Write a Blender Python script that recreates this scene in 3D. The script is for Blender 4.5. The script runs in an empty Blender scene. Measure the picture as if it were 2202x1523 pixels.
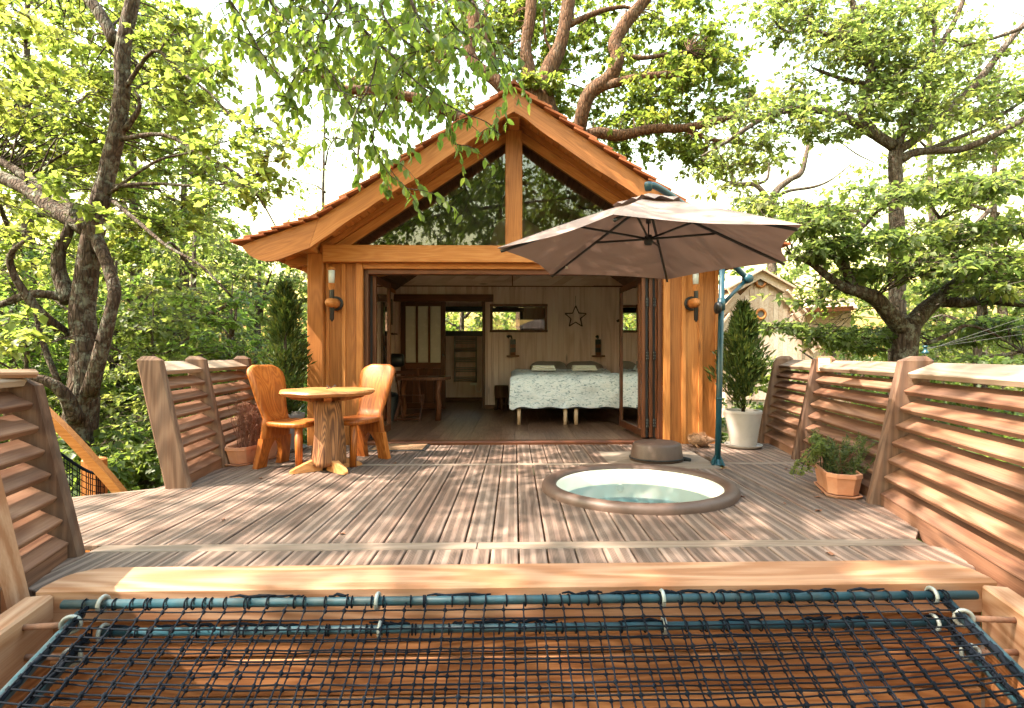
import bpy, math, random
import numpy as np
from mathutils import Vector, Matrix, Quaternion, noise as mnoise

random.seed(7)
rng = np.random.default_rng(7)
R_ = math.radians
scene = bpy.context.scene
col = scene.collection

# ------------------------------------------------------------------ camera
FPX, CXP, CYP, YAW = 1130.0, 1133.0, 765.0, R_(1.3)
cam = bpy.data.cameras.new("camera")
cam_o = bpy.data.objects.new("camera", cam); col.objects.link(cam_o)
cam.sensor_width = 36.0; cam.lens = FPX / 2202 * 36
cam.shift_x = (1101 - CXP) / 2202; cam.shift_y = (CYP - 761.5) / 2202
cam.clip_start = 0.05; cam.clip_end = 600
cam_o.location = (0, 0, 1.0); cam_o.rotation_euler = (R_(90), 0, -YAW)
scene.camera = cam_o

# ------------------------------------------------------------------ sky, sun, exposure
SUN_TO = Vector((-0.74, -0.20, 1.0)).normalized()
world = bpy.data.worlds.new("World"); scene.world = world; world.use_nodes = True
nt = world.node_tree
sky = nt.nodes.new("ShaderNodeTexSky"); sky.sky_type = 'NISHITA'; sky.sun_disc = False
sky.sun_elevation = math.asin(SUN_TO.z); sky.sun_rotation = math.atan2(SUN_TO.x, SUN_TO.y)
sky.altitude = 50; sky.air_density = 3.6; sky.dust_density = 3.2; sky.ozone_density = 1.6
bg = nt.nodes["Background"]; bg.inputs["Strength"].default_value = 0.15
nt.links.new(sky.outputs[0], bg.inputs[0])
sun = bpy.data.lights.new("sun", 'SUN'); sun.energy = 3.9; sun.angle = R_(0.55); sun.color = (1.0, 0.88, 0.72)
sun_o = bpy.data.objects.new("sun", sun); col.objects.link(sun_o)
sun_o.rotation_euler = (-SUN_TO).to_track_quat('-Z', 'Y').to_euler(); sun_o.location = SUN_TO * 40
vs = scene.view_settings
vs.view_transform = 'Standard'; vs.look = 'None'; vs.exposure = 2.6; vs.gamma = 1.0; vs.use_curve_mapping = False
scene.cycles.use_denoising = True
scene.cycles.use_adaptive_sampling = True; scene.cycles.adaptive_threshold = 0.025
scene.cycles.max_bounces = 10; scene.cycles.diffuse_bounces = 7; scene.cycles.glossy_bounces = 4
scene.cycles.transmission_bounces = 5; scene.cycles.transparent_max_bounces = 10
scene.cycles.sample_clamp_indirect = 6.0
scene.cycles.caustics_reflective = False; scene.cycles.caustics_refractive = False

# ------------------------------------------------------------------ measuring helpers (place things at real depths)
_Rv = Vector((math.cos(YAW), -math.sin(YAW), 0)); _Fv = Vector((math.sin(YAW), math.cos(YAW), 0))
EYE = Vector((0, 0, 1.0))
def ray(px, py): return _Fv + _Rv * ((px - CXP) / FPX) + Vector((0, 0, (CYP - py) / FPX))
def W(px, py, y): r = ray(px, py); return EYE + r * (y / r.y)
def G(px, py, z=0.0): r = ray(px, py); return EYE + r * ((z - 1.0) / r.z)
def X(px, y): return W(px, CYP, y).x
def Z(py, y, px=1107): return W(px, py, y).z

# ------------------------------------------------------------------ node helpers and materials
def mat_new(name):
    m = bpy.data.materials.new(name); m.use_nodes = True
    n = m.node_tree
    for x in list(n.nodes): n.nodes.remove(x)
    return m, n
class N:
    def __init__(s, nt): s.t = nt
    def __call__(s, typ, **kw):
        nd = s.t.nodes.new(typ); ins = kw.pop('ins', {})
        for k, v in kw.items(): setattr(nd, k, v)
        for k, v in ins.items():
            if hasattr(v, 'is_linked') or isinstance(v, bpy.types.NodeSocket): s.t.links.new(v, nd.inputs[k])
            else: nd.inputs[k].default_value = v
        return nd
    def math(s, op, a, b=0.0, c=None):
        ins = {0: a, 1: b}
        if c is not None: ins[2] = c
        return s('ShaderNodeMath', operation=op, ins=ins).outputs[0]
    def mix(s, f, a, b, mode='MIX'):
        nd = s('ShaderNodeMix', data_type='RGBA', blend_type=mode, clamp_factor=True)
        for k, v in ((0, f), (6, a), (7, b)):
            if isinstance(v, bpy.types.NodeSocket): s.t.links.new(v, nd.inputs[k])
            else: nd.inputs[k].default_value = v if k == 0 else (*v[:3], 1)
        return nd.outputs[2]
    def ramp(s, f, stops):
        nd = s('ShaderNodeValToRGB'); s.t.links.new(f, nd.inputs[0]); cr = nd.color_ramp
        while len(cr.elements) < len(stops): cr.elements.new(0.5)
        for e, (p, c) in zip(cr.elements, stops):
            e.position = p; e.color = (c, c, c, 1) if not hasattr(c, '__len__') else (*c[:3], 1)
        return nd.outputs[0]
def c3(c): return (*c[:3], 1.0)

def wood(name, dark, mid, light, axis='X', rough=0.5, rings=1.0, knots=0.6, grey=0.0, spec=0.35, fine=1.0, vary=0.24, ra=0.30, ta=0.5, grooves=False, ringscale=1.0):
    """sawn timber: contour-like growth rings, fine fibre, knots, drift from piece to piece"""
    m, t = mat_new(name); n = N(t)
    tc = n('ShaderNodeTexCoord'); oi = n('ShaderNodeObjectInfo')
    rnd = n.math('MULTIPLY', oi.outputs['Random'], 37.0)
    off = n('ShaderNodeCombineXYZ', ins={0: rnd, 1: n.math('MULTIPLY', rnd, 1.7), 2: n.math('MULTIPLY', rnd, 2.3)})
    add = n('ShaderNodeVectorMath', operation='ADD', ins={0: tc.outputs['Object'], 1: off.outputs[0]})
    ai = 'XYZ'.index(axis)
    def stretched(along, across):
        s = [across] * 3; s[ai] = along
        return n('ShaderNodeVectorMath', operation='MULTIPLY', ins={0: add.outputs[0], 1: tuple(s)}).outputs[0]
    big = n('ShaderNodeTexNoise', ins={'Vector': stretched(0.55 * ringscale, 4.2 * ringscale), 'Scale': 1.0, 'Detail': 1.5, 'Roughness': 0.4}).outputs[0]
    rg = n.math('SINE', n.math('MULTIPLY', big, 85.0 * rings))
    rg = n.math('MULTIPLY_ADD', rg, 0.5, 0.5)
    fib = n('ShaderNodeTexNoise', ins={'Vector': stretched(3.0, 130.0), 'Scale': 1.0, 'Detail': 3.0, 'Roughness': 0.6}).outputs[0]
    tone = n('ShaderNodeTexNoise', ins={'Vector': stretched(0.8, 6.0), 'Scale': 1.0, 'Detail': 4.0}).outputs[0]
    f = n.math('ADD', n.math('MULTIPLY', rg, ra), n.math('MULTIPLY', fib, 0.60 * fine))
    f = n.math('ADD', f, n.math('MULTIPLY_ADD', tone, ta, 0.10 - 0.5 * ta))
    f = n.math('ADD', f, n.math('MULTIPLY_ADD', oi.outputs['Random'], vary * 2, -vary))
    c = n.ramp(f, [(0.08, light), (0.45, mid), (0.95, dark)])
    vor = n('ShaderNodeTexVoronoi', feature='F1', ins={'Vector': stretched(1.1, 5.2), 'Scale': 1.0, 'Randomness': 1.0})
    gate = n.math('GREATER_THAN', n('ShaderNodeSeparateColor', ins={0: vor.outputs['Color']}).outputs[0], 1.0 - 0.5 * knots)
    wob = n.math('ADD', vor.outputs['Distance'], n.math('MULTIPLY_ADD', fib, 0.06, -0.03))
    k = n.math('MULTIPLY', n.ramp(wob, [(0.03, 1.0), (0.13, 0.0)]), gate)
    c = n.mix(n.math('MULTIPLY', k, 0.85), c, tuple(x * 0.35 for x in dark))
    if grey > 0:
        gn = n('ShaderNodeTexNoise', ins={'Vector': stretched(1.2, 9.0), 'Scale': 1.0, 'Detail': 5.0, 'Roughness': 0.65}).outputs[0]
        c = n.mix(n.math('MULTIPLY', n.ramp(gn, [(0.35, 0.0), (0.7, 1.0)]), grey), c, (0.17, 0.14, 0.12))
    hgt = n.math('ADD', n.math('MULTIPLY', fib, 0.6), n.math('MULTIPLY', rg, 0.25))
    if grooves:
        oz = n('ShaderNodeSeparateXYZ', ins={0: tc.outputs['Object']}).outputs[1]
        u = n.math('PINGPONG', n.math('ADD', n.math('MULTIPLY', oz, 1.0), 0.0), 0.5)        # |distance from board centre|
        band = n.ramp(u, [(0.0, 0.0), (0.0135, 0.0), (0.0165, 1.0), (0.046, 1.0), (0.049, 0.0)])
        lines = n.math('MULTIPLY_ADD', n.math('SINE', n.math('MULTIPLY', oz, 2 * math.pi / 0.0068)), 0.5, 0.5)
        gv = n.math('MULTIPLY', band, n.ramp(lines, [(0.25, 1.0), (0.75, 0.0)]))
        c = n.mix(n.math('MULTIPLY', band, 0.30), c, (0.07, 0.046, 0.034))
        c = n.mix(n.math('MULTIPLY', gv, 0.62), c, (0.03, 0.02, 0.014))
        hgt = n.math('SUBTRACT', hgt, n.math('MULTIPLY', gv, 2.2))
    bump = n('ShaderNodeBump', ins={'Height': hgt, 'Strength': 0.35, 'Distance': 0.004})
    p = n('ShaderNodeBsdfPrincipled', ins={'Base Color': c, 'Roughness': rough, 'Normal': bump.outputs[0], 'Specular IOR Level': spec})
    rr = n.math('MULTIPLY_ADD', fib, 0.25, rough - 0.1); t.links.new(rr, p.inputs['Roughness'])
    o = n('ShaderNodeOutputMaterial', ins={0: p.outputs[0]})
    return m

def plain(name, colr, rough=0.5, metal=0.0, var=0.12, scale=9.0, bump=0.0, spec=0.5, dirt=None, dirt_amt=0.4):
    m, t = mat_new(name); n = N(t)
    tc = n('ShaderNodeTexCoord')
    ns = n('ShaderNodeTexNoise', ins={'Vector': tc.outputs['Object'], 'Scale': scale, 'Detail': 5.0, 'Roughness': 0.6}).outputs[0]
    lo = tuple(max(0, x * (1 - var)) for x in colr); hi = tuple(min(1, x * (1 + var)) for x in colr)
    c = n.ramp(ns, [(0.3, lo), (0.7, hi)])
    if dirt:
        dn = n('ShaderNodeTexNoise', ins={'Vector': tc.outputs['Object'], 'Scale': scale * 0.45, 'Detail': 6.0, 'Roughness': 0.7}).outputs[0]
        c = n.mix(n.math('MULTIPLY', n.ramp(dn, [(0.45, 0.0), (0.68, 1.0)]), dirt_amt), c, dirt)
    p = n('ShaderNodeBsdfPrincipled', ins={'Base Color': c, 'Roughness': rough, 'Metallic': metal, 'Specular IOR Level': spec})
    t.links.new(n.math('MULTIPLY_ADD', ns, 0.2, rough - 0.1), p.inputs['Roughness'])
    if bump:
        fn = n('ShaderNodeTexNoise', ins={'Vector': tc.outputs['Object'], 'Scale': scale * 6, 'Detail': 4.0}).outputs[0]
        b = n('ShaderNodeBump', ins={'Height': fn, 'Strength': bump, 'Distance': 0.01}); t.links.new(b.outputs[0], p.inputs['Normal'])
    n('ShaderNodeOutputMaterial', ins={0: p.outputs[0]})
    return m

def leaf_mat(name, a, b, c, trans=0.5, gloss=0.35):
    """leaf: reflective upper side and light passing through; tint varies leaf by leaf"""
    m, t = mat_new(name); n = N(t)
    at = n('ShaderNodeAttribute', attribute_name='tint')
    base = n.ramp(at.outputs['Fac'], [(0.0, a), (0.5, b), (1.0, c)])
    tr = n.mix(0.85, base, (1.0, 0.95, 0.42), 'MULTIPLY')
    hs = n('ShaderNodeHueSaturation', ins={'Hue': 0.5, 'Saturation': 0.98, 'Value': 3.1, 'Color': tr})
    p = n('ShaderNodeBsdfPrincipled', ins={'Base Color': base, 'Roughness': 0.45, 'Specular IOR Level': gloss})
    tl = n('ShaderNodeBsdfTranslucent', ins={'Color': hs.outputs[0]})
    mx = n('ShaderNodeMixShader', ins={0: trans, 1: p.outputs[0], 2: tl.outputs[0]})
    n('ShaderNodeOutputMaterial', ins={0: mx.outputs[0]})
    return m

def glass_mat(name, tint=(0.95, 0.97, 0.96), ior=1.5, rough=0.0):
    m, t = mat_new(name); n = N(t)
    fr = n('ShaderNodeFresnel', ins={'IOR': ior})
    tr = n('ShaderNodeBsdfTransparent', ins={'Color': c3(tint)})
    gl = n('ShaderNodeBsdfGlossy', ins={'Color': (1, 1, 1, 1), 'Roughness': rough})
    mx = n('ShaderNodeMixShader', ins={0: fr.outputs[0], 1: tr.outputs[0], 2: gl.outputs[0]})
    n('ShaderNodeOutputMaterial', ins={0: mx.outputs[0]})
    return m

def bark_mat(name, dark, light, lichen, amt=0.35, scale=6.0):
    m, t = mat_new(name); n = N(t)
    tc = n('ShaderNodeTexCoord')
    v = n('ShaderNodeVectorMath', operation='MULTIPLY', ins={0: tc.outputs['Object'], 1: (1, 1, 0.28)}).outputs[0]
    a = n('ShaderNodeTexNoise', ins={'Vector': v, 'Scale': scale * 3.2, 'Detail': 6.0, 'Roughness': 0.65, 'Distortion': 0.6}).outputs[0]
    vo = n('ShaderNodeTexVoronoi', feature='DISTANCE_TO_EDGE', ins={'Vector': v, 'Scale': scale * 3.0}).outputs[0]
    c = n.ramp(a, [(0.32, dark), (0.68, light)])
    c = n.mix(n.math('MULTIPLY', n.ramp(vo, [(0.0, 1.0), (0.12, 0.0)]), 0.7), c, tuple(x * 0.4 for x in dark))
    l = n('ShaderNodeTexNoise', ins={'Vector': tc.outputs['Object'], 'Scale': scale * 1.3, 'Detail': 7.0, 'Roughness': 0.75}).outputs[0]
    c = n.mix(n.math('MULTIPLY', n.ramp(l, [(0.5, 0.0), (0.6, 1.0)]), amt), c, lichen)
    h = n.math('ADD', a, n.ramp(vo, [(0.0, 0.0), (0.2, 0.6)]))
    b = n('ShaderNodeBump', ins={'Height': h, 'Strength': 0.8, 'Distance': 0.03})
    p = n('ShaderNodeBsdfPrincipled', ins={'Base Color': c, 'Roughness': 0.9, 'Normal': b.outputs[0], 'Specular IOR Level': 0.15})
    n('ShaderNodeOutputMaterial', ins={0: p.outputs[0]})
    return m

# timber in three grain directions: X (made in local axes), Y, Z
OR_D, OR_M, OR_L = (0.22, 0.070, 0.015), (0.42, 0.155, 0.039), (0.54, 0.25, 0.08)
M = {}
for ax in 'XYZ':
    M['orange' + ax] = wood('oiled larch ' + ax, OR_D, OR_M, OR_L, ax, rough=0.5, rings=1.0, knots=1.0, ra=0.17, ta=0.3, fine=1.15, vary=0.2, ringscale=1.5)
    M['rail' + ax] = wood('weathered rail timber ' + ax, (0.088, 0.034, 0.018), (0.178, 0.083, 0.048), (0.272, 0.146, 0.09), ax, rough=0.7, grey=0.22, rings=0.9, knots=0.7, spec=0.2)
    M['fascia' + ax] = wood('orange plank front ' + ax, (0.17, 0.064, 0.024), (0.335, 0.15, 0.064), (0.44, 0.225, 0.105), ax, rough=0.6, rings=1.2, knots=0.9, ra=0.34, ta=0.22, fine=1.2, ringscale=1.6, spec=0.2)
    M['pale' + ax] = wood('fresh pale timber ' + ax, (0.23, 0.105, 0.053), (0.345, 0.20, 0.125), (0.43, 0.285, 0.195), ax, rough=0.6, knots=1.0, rings=0.8, spec=0.25, ra=0.45)
    M['frame' + ax] = wood('red brown joinery ' + ax, (0.05, 0.014, 0.006), (0.105, 0.032, 0.012), (0.15, 0.05, 0.02), ax, rough=0.4, knots=0.1)
    M['white' + ax] = wood('whitewashed boarding ' + ax, (0.60, 0.43, 0.385), (0.81, 0.635, 0.60), (0.86, 0.73, 0.70), ax, rough=0.65, knots=0.3, rings=0.4, spec=0.2)
M['postZ'] = wood('railing post timber', (0.06, 0.026, 0.015), (0.135, 0.068, 0.042), (0.22, 0.125, 0.08), 'Z', rough=0.7, grey=0.35, rings=0.9, knots=0.9, spec=0.2, ra=0.4)
M['deck'] = wood('grooved grey decking', (0.08, 0.045, 0.034), (0.172, 0.108, 0.083), (0.262, 0.18, 0.145), 'X', rough=0.75, grey=0.55, rings=0.8, knots=0.5, spec=0.2, vary=0.22, grooves=True)
M['railtop'] = wood('greyed skylit top rail', (0.16, 0.10, 0.068), (0.26, 0.185, 0.135), (0.35, 0.265, 0.205), 'X', rough=0.75, rings=0.8, spec=0.2)  # greyed wood; skylight on the top slat is put into the paler colour
M['strip'] = wood('smooth decking strip', (0.12, 0.08, 0.058), (0.20, 0.145, 0.11), (0.28, 0.215, 0.17), 'X', rough=0.75, grey=0.5, rings=0.8, spec=0.2)
M['panel'] = wood('pale plank by the tub', (0.13, 0.092, 0.068), (0.19, 0.145, 0.112), (0.25, 0.20, 0.16), 'X', rough=0.75, grey=0.4, rings=0.5, knots=0.2, spec=0.2)
M['chair'] = wood('varnished chair wood', (0.18, 0.043, 0.006), (0.37, 0.105, 0.016), (0.49, 0.175, 0.034), 'Z', rough=0.42, rings=1.1, knots=0.5, spec=0.4, ringscale=1.6, ra=0.38)
M['tabletop'] = wood('varnished table wood', (0.26, 0.09, 0.025), (0.48, 0.205, 0.07), (0.60, 0.32, 0.14), 'X', rough=0.3, rings=0.9, knots=0.35, spec=0.5, ringscale=1.3)
M['log'] = wood('peeled table log', (0.10, 0.036, 0.015), (0.33, 0.145, 0.058), (0.48, 0.26, 0.125), 'Z', rough=0.6, grey=0.12, ra=0.5, rings=1.4, knots=0.6, ringscale=2.0)
M['darklog'] = wood('dark bark log', (0.025, 0.01, 0.005), (0.075, 0.03, 0.014), (0.14, 0.06, 0.03), 'Z', rough=0.65, rings=1.3, ringscale=2.0)
M['redlog'] = wood('reddish table log', (0.06, 0.018, 0.008), (0.15, 0.05, 0.022), (0.24, 0.09, 0.04), 'Z', rough=0.5, rings=1.2, ringscale=1.8)
M['floor'] = wood('walnut floor planks', (0.075, 0.036, 0.022), (0.17, 0.09, 0.056), (0.25, 0.145, 0.095), 'X', rough=0.3, rings=0.8, knots=0.2, spec=0.5, vary=0.15)
M['tile'] = wood('wooden roof shingle', (0.13, 0.035, 0.012), (0.28, 0.085, 0.032), (0.40, 0.15, 0.065), 'X', rough=0.75, rings=0.6, knots=0.0, spec=0.2)
M['ceil'] = wood('stained ceiling boards', (0.08, 0.04, 0.024), (0.16, 0.088, 0.056), (0.23, 0.135, 0.09), 'X', rough=0.6, spec=0.2)
M['slab'] = plain('roof underlay', (0.05, 0.03, 0.02), 0.9)
M['teal'] = plain('dark teal enamel', (0.006, 0.045, 0.065), 0.32, var=0.2, scale=14)
M['tealpipe'] = plain('worn teal pipe', (0.008, 0.035, 0.05), 0.5, var=0.3, scale=18, dirt=(0.045, 0.055, 0.058), dirt_amt=0.5, spec=0.3)
M['cord'] = plain('navy net cord', (0.0022, 0.004, 0.008), 0.85, spec=0.12, var=0.3)
M['galv'] = plain('galvanised steel', (0.22, 0.25, 0.25), 0.5, metal=0.35, dirt=(0.22, 0.17, 0.12), dirt_amt=0.5)
M['rust'] = plain('rusty rod', (0.20, 0.09, 0.05), 0.85, var=0.35, scale=30, dirt=(0.10, 0.10, 0.10))
M['black'] = plain('black metal', (0.010, 0.011, 0.013), 0.4)
M['rubber'] = plain('black rubber', (0.006, 0.006, 0.007), 0.7)
M['canvas'] = plain('taupe canopy fabric', (0.34, 0.26, 0.22), 0.9, var=0.06, scale=30, bump=0.15, spec=0.1)
M['pad'] = plain('brown leatherette', (0.075, 0.043, 0.032), 0.55, var=0.18, scale=7, bump=0.12, dirt=(0.115, 0.078, 0.066), dirt_amt=0.4)
M['tub'] = plain('cream tub liner', (0.74, 0.72, 0.63), 0.35, var=0.03)
M['potwhite'] = plain('off white pot', (0.33, 0.295, 0.275), 0.65, var=0.08, dirt=(0.38, 0.34, 0.30))
M['potgrey'] = plain('grey pot', (0.17, 0.15, 0.15), 0.7)
M['terra'] = plain('terracotta', (0.46, 0.20, 0.11), 0.75, var=0.12, dirt=(0.50, 0.35, 0.26), dirt_amt=0.45)
M['soil'] = plain('soil', (0.03, 0.02, 0.014), 0.95, var=0.4, scale=40, bump=0.8)
M['mat'] = plain('coir mat', (0.18, 0.10, 0.05), 0.95, var=0.25, scale=60, bump=0.5)
M['linen'] = plain('grey linen', (0.30, 0.27, 0.25), 0.9, var=0.1, scale=40)
M['towel'] = plain('white towel', (0.80, 0.80, 0.80), 0.95, var=0.04, scale=60, bump=0.4)
M['navy'] = plain('navy bed base', (0.02, 0.03, 0.045), 0.85)
M['bedleg'] = wood('beech bed leg', (0.45, 0.28, 0.16), (0.58, 0.40, 0.26), (0.66, 0.49, 0.34), 'Z', rough=0.4, knots=0.0)
M['radiator'] = plain('grey radiator enamel', (0.42, 0.42, 0.41), 0.35, var=0.04)
M['frost'] = plain('frosted glass panel', (0.56, 0.53, 0.47), 0.25, var=0.05)
M['lantern'] = plain('frosted lantern glass', (0.50, 0.54, 0.56), 0.2, var=0.12, scale=20)
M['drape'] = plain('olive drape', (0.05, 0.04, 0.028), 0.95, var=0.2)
M['screenback'] = plain('dark picture', (0.06, 0.05, 0.05), 0.4, var=0.6, scale=25)
M['paper'] = plain('notice paper', (0.50, 0.56, 0.50), 0.5, var=0.05)
M['ink'] = plain('notice ink', (0.10, 0.14, 0.12), 0.6)
M['twig'] = plain('dry red twigs', (0.17, 0.07, 0.045), 0.9, var=0.35, scale=30)
M['straw'] = plain('straw twig bundle', (0.27, 0.15, 0.085), 0.85, var=0.3, scale=50)
M['dryleaf'] = plain('dry leaf', (0.15, 0.06, 0.03), 0.85, var=0.3)
M['pink'] = wood('sunlit grey cladding', (0.42, 0.29, 0.22), (0.55, 0.42, 0.34), (0.64, 0.52, 0.44), 'Z', rough=0.8, rings=0.5, spec=0.1)
M['glass'] = glass_mat('window glass', ior=1.62)
M['doorglass'] = glass_mat('door glass', ior=1.55)
M['water'] = glass_mat('pool water', (0.60, 0.85, 0.94), 1.33, 0.015)
BK_L = bark_mat('lichen bark', (0.032, 0.020, 0.015), (0.10, 0.068, 0.052), (0.19, 0.195, 0.16), 0.55)
BK_O = bark_mat('oak bark', (0.05, 0.025, 0.015), (0.165, 0.088, 0.052), (0.17, 0.155, 0.12), 0.2, 5.0)
BK_G = bark_mat('grey bark', (0.05, 0.034, 0.026), (0.145, 0.108, 0.085), (0.22, 0.225, 0.20), 0.4)
LF_Y = leaf_mat('young maple leaf', (0.078, 0.112, 0.03), (0.10, 0.132, 0.036), (0.132, 0.148, 0.046), 0.58)
LF_G = leaf_mat('fresh green leaf', (0.045, 0.082, 0.022), (0.068, 0.112, 0.028), (0.10, 0.138, 0.035), 0.58)
LF_O = leaf_mat('oak leaf', (0.05, 0.076, 0.018), (0.076, 0.105, 0.024), (0.115, 0.13, 0.032), 0.58)
LF_H = leaf_mat('hornbeam leaf', (0.062, 0.09, 0.034), (0.086, 0.117, 0.04), (0.125, 0.14, 0.05), 0.58)
LF_D = leaf_mat('shade leaf', (0.045, 0.07, 0.02), (0.065, 0.098, 0.025), (0.10, 0.125, 0.032), 0.5)
LF_T = leaf_mat('backlit beech leaf', (0.06, 0.10, 0.02), (0.085, 0.13, 0.026), (0.12, 0.15, 0.034), 0.62)
LF_C = leaf_mat('conifer spray', (0.018, 0.034, 0.010), (0.034, 0.056, 0.014), (0.075, 0.085, 0.02), 0.2, 0.2)
LF_B = leaf_mat('grey green herb', (0.035, 0.055, 0.025), (0.06, 0.085, 0.035), (0.12, 0.13, 0.04), 0.25, 0.2)

def duvet_mat():
    m, t = mat_new('duvet cover'); n = N(t); tc = n('ShaderNodeTexCoord')
    v = n('ShaderNodeVectorMath', operation='MULTIPLY', ins={0: tc.outputs['Object'], 1: (16, 30, 38)}).outputs[0]
    a = n('ShaderNodeTexNoise', ins={'Vector': v, 'Scale': 1.0, 'Detail': 2.0, 'Distortion': 1.4}).outputs[0]
    c = n.ramp(a, [(0.34, (0.25, 0.32, 0.38)), (0.42, (0.68, 0.74, 0.79)), (0.6, (0.80, 0.82, 0.86))])
    b = n('ShaderNodeBump', ins={'Height': a, 'Strength': 0.9, 'Distance': 0.02})
    p = n('ShaderNodeBsdfPrincipled', ins={'Base Color': c, 'Roughness': 0.95, 'Normal': b.outputs[0], 'Specular IOR Level': 0.1})
    n('ShaderNodeOutputMaterial', ins={0: p.outputs[0]}); return m
M['duvet'] = duvet_mat()
def canopy_mat():
    m, t = mat_new('canopy fabric'); n = N(t); tc = n('ShaderNodeTexCoord')
    a = n('ShaderNodeTexNoise', ins={'Vector': tc.outputs['Object'], 'Scale': 3.0, 'Detail': 5.0}).outputs[0]
    c = n.ramp(a, [(0.3, (0.255, 0.185, 0.163)), (0.7, (0.285, 0.208, 0.183))])
    w = n('ShaderNodeTexNoise', ins={'Vector': tc.outputs['Object'], 'Scale': 500.0, 'Detail': 1.0}).outputs[0]
    b = n('ShaderNodeBump', ins={'Height': w, 'Strength': 0.2, 'Distance': 0.002})
    p = n('ShaderNodeBsdfPrincipled', ins={'Base Color': c, 'Roughness': 0.9, 'Normal': b.outputs[0], 'Specular IOR Level': 0.1})
    tl = n('ShaderNodeBsdfTranslucent', ins={'Color': (0.34, 0.20, 0.15, 1)})
    mx = n('ShaderNodeMixShader', ins={0: 0.06, 1: p.outputs[0], 2: tl.outputs[0]})
    n('ShaderNodeOutputMaterial', ins={0: mx.outputs[0]}); return m
M['canopy'] = canopy_mat()
def ground_mat():
    m, t = mat_new('forest floor'); n = N(t); tc = n('ShaderNodeTexCoord')
    a = n('ShaderNodeTexNoise', ins={'Vector': tc.outputs['Object'], 'Scale': 1.2, 'Detail': 8.0, 'Roughness': 0.7}).outputs[0]
    c = n.ramp(a, [(0.35, (0.045, 0.06, 0.018)), (0.55, (0.09, 0.07, 0.035)), (0.7, (0.13, 0.09, 0.05))])
    b = n('ShaderNodeBump', ins={'Height': a, 'Strength': 1.0, 'Distance': 0.1})
    p = n('ShaderNodeBsdfPrincipled', ins={'Base Color': c, 'Roughness': 0.95, 'Normal': b.outputs[0]})
    n('ShaderNodeOutputMaterial', ins={0: p.outputs[0]}); return m
M['ground'] = ground_mat()

# ------------------------------------------------------------------ object helpers
def wm(o):
    m = o.matrix_basis.copy()
    if o.parent: m = wm(o.parent) @ o.matrix_parent_inverse @ m
    return m
def adopt(o, parent):
    if parent is not None:
        o.parent = parent; o.matrix_parent_inverse = wm(parent).inverted()
def tag(o, label=None, cat=None, group=None, kind=None):
    if label: o['label'] = label
    if cat: o['category'] = cat
    if group: o['group'] = group
    if kind: o['kind'] = kind
    return o
def empty(name, loc=(0, 0, 0), label=None, cat=None, group=None, kind=None, rz=0, parent=None):
    o = bpy.data.objects.new(name, None); col.objects.link(o); o.location = loc; o.rotation_euler = (0, 0, rz)
    o.empty_display_size = 0.1; adopt(o, parent)
    return tag(o, label, cat, group, kind)
def link(name, me, parent=None, mat=None, smooth=False):
    if mat is not None and not me.materials: me.materials.append(mat)
    if smooth: me.polygons.foreach_set('use_smooth', [True] * len(me.polygons))
    o = bpy.data.objects.new(name, me); col.objects.link(o); adopt(o, parent); return o

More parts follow.
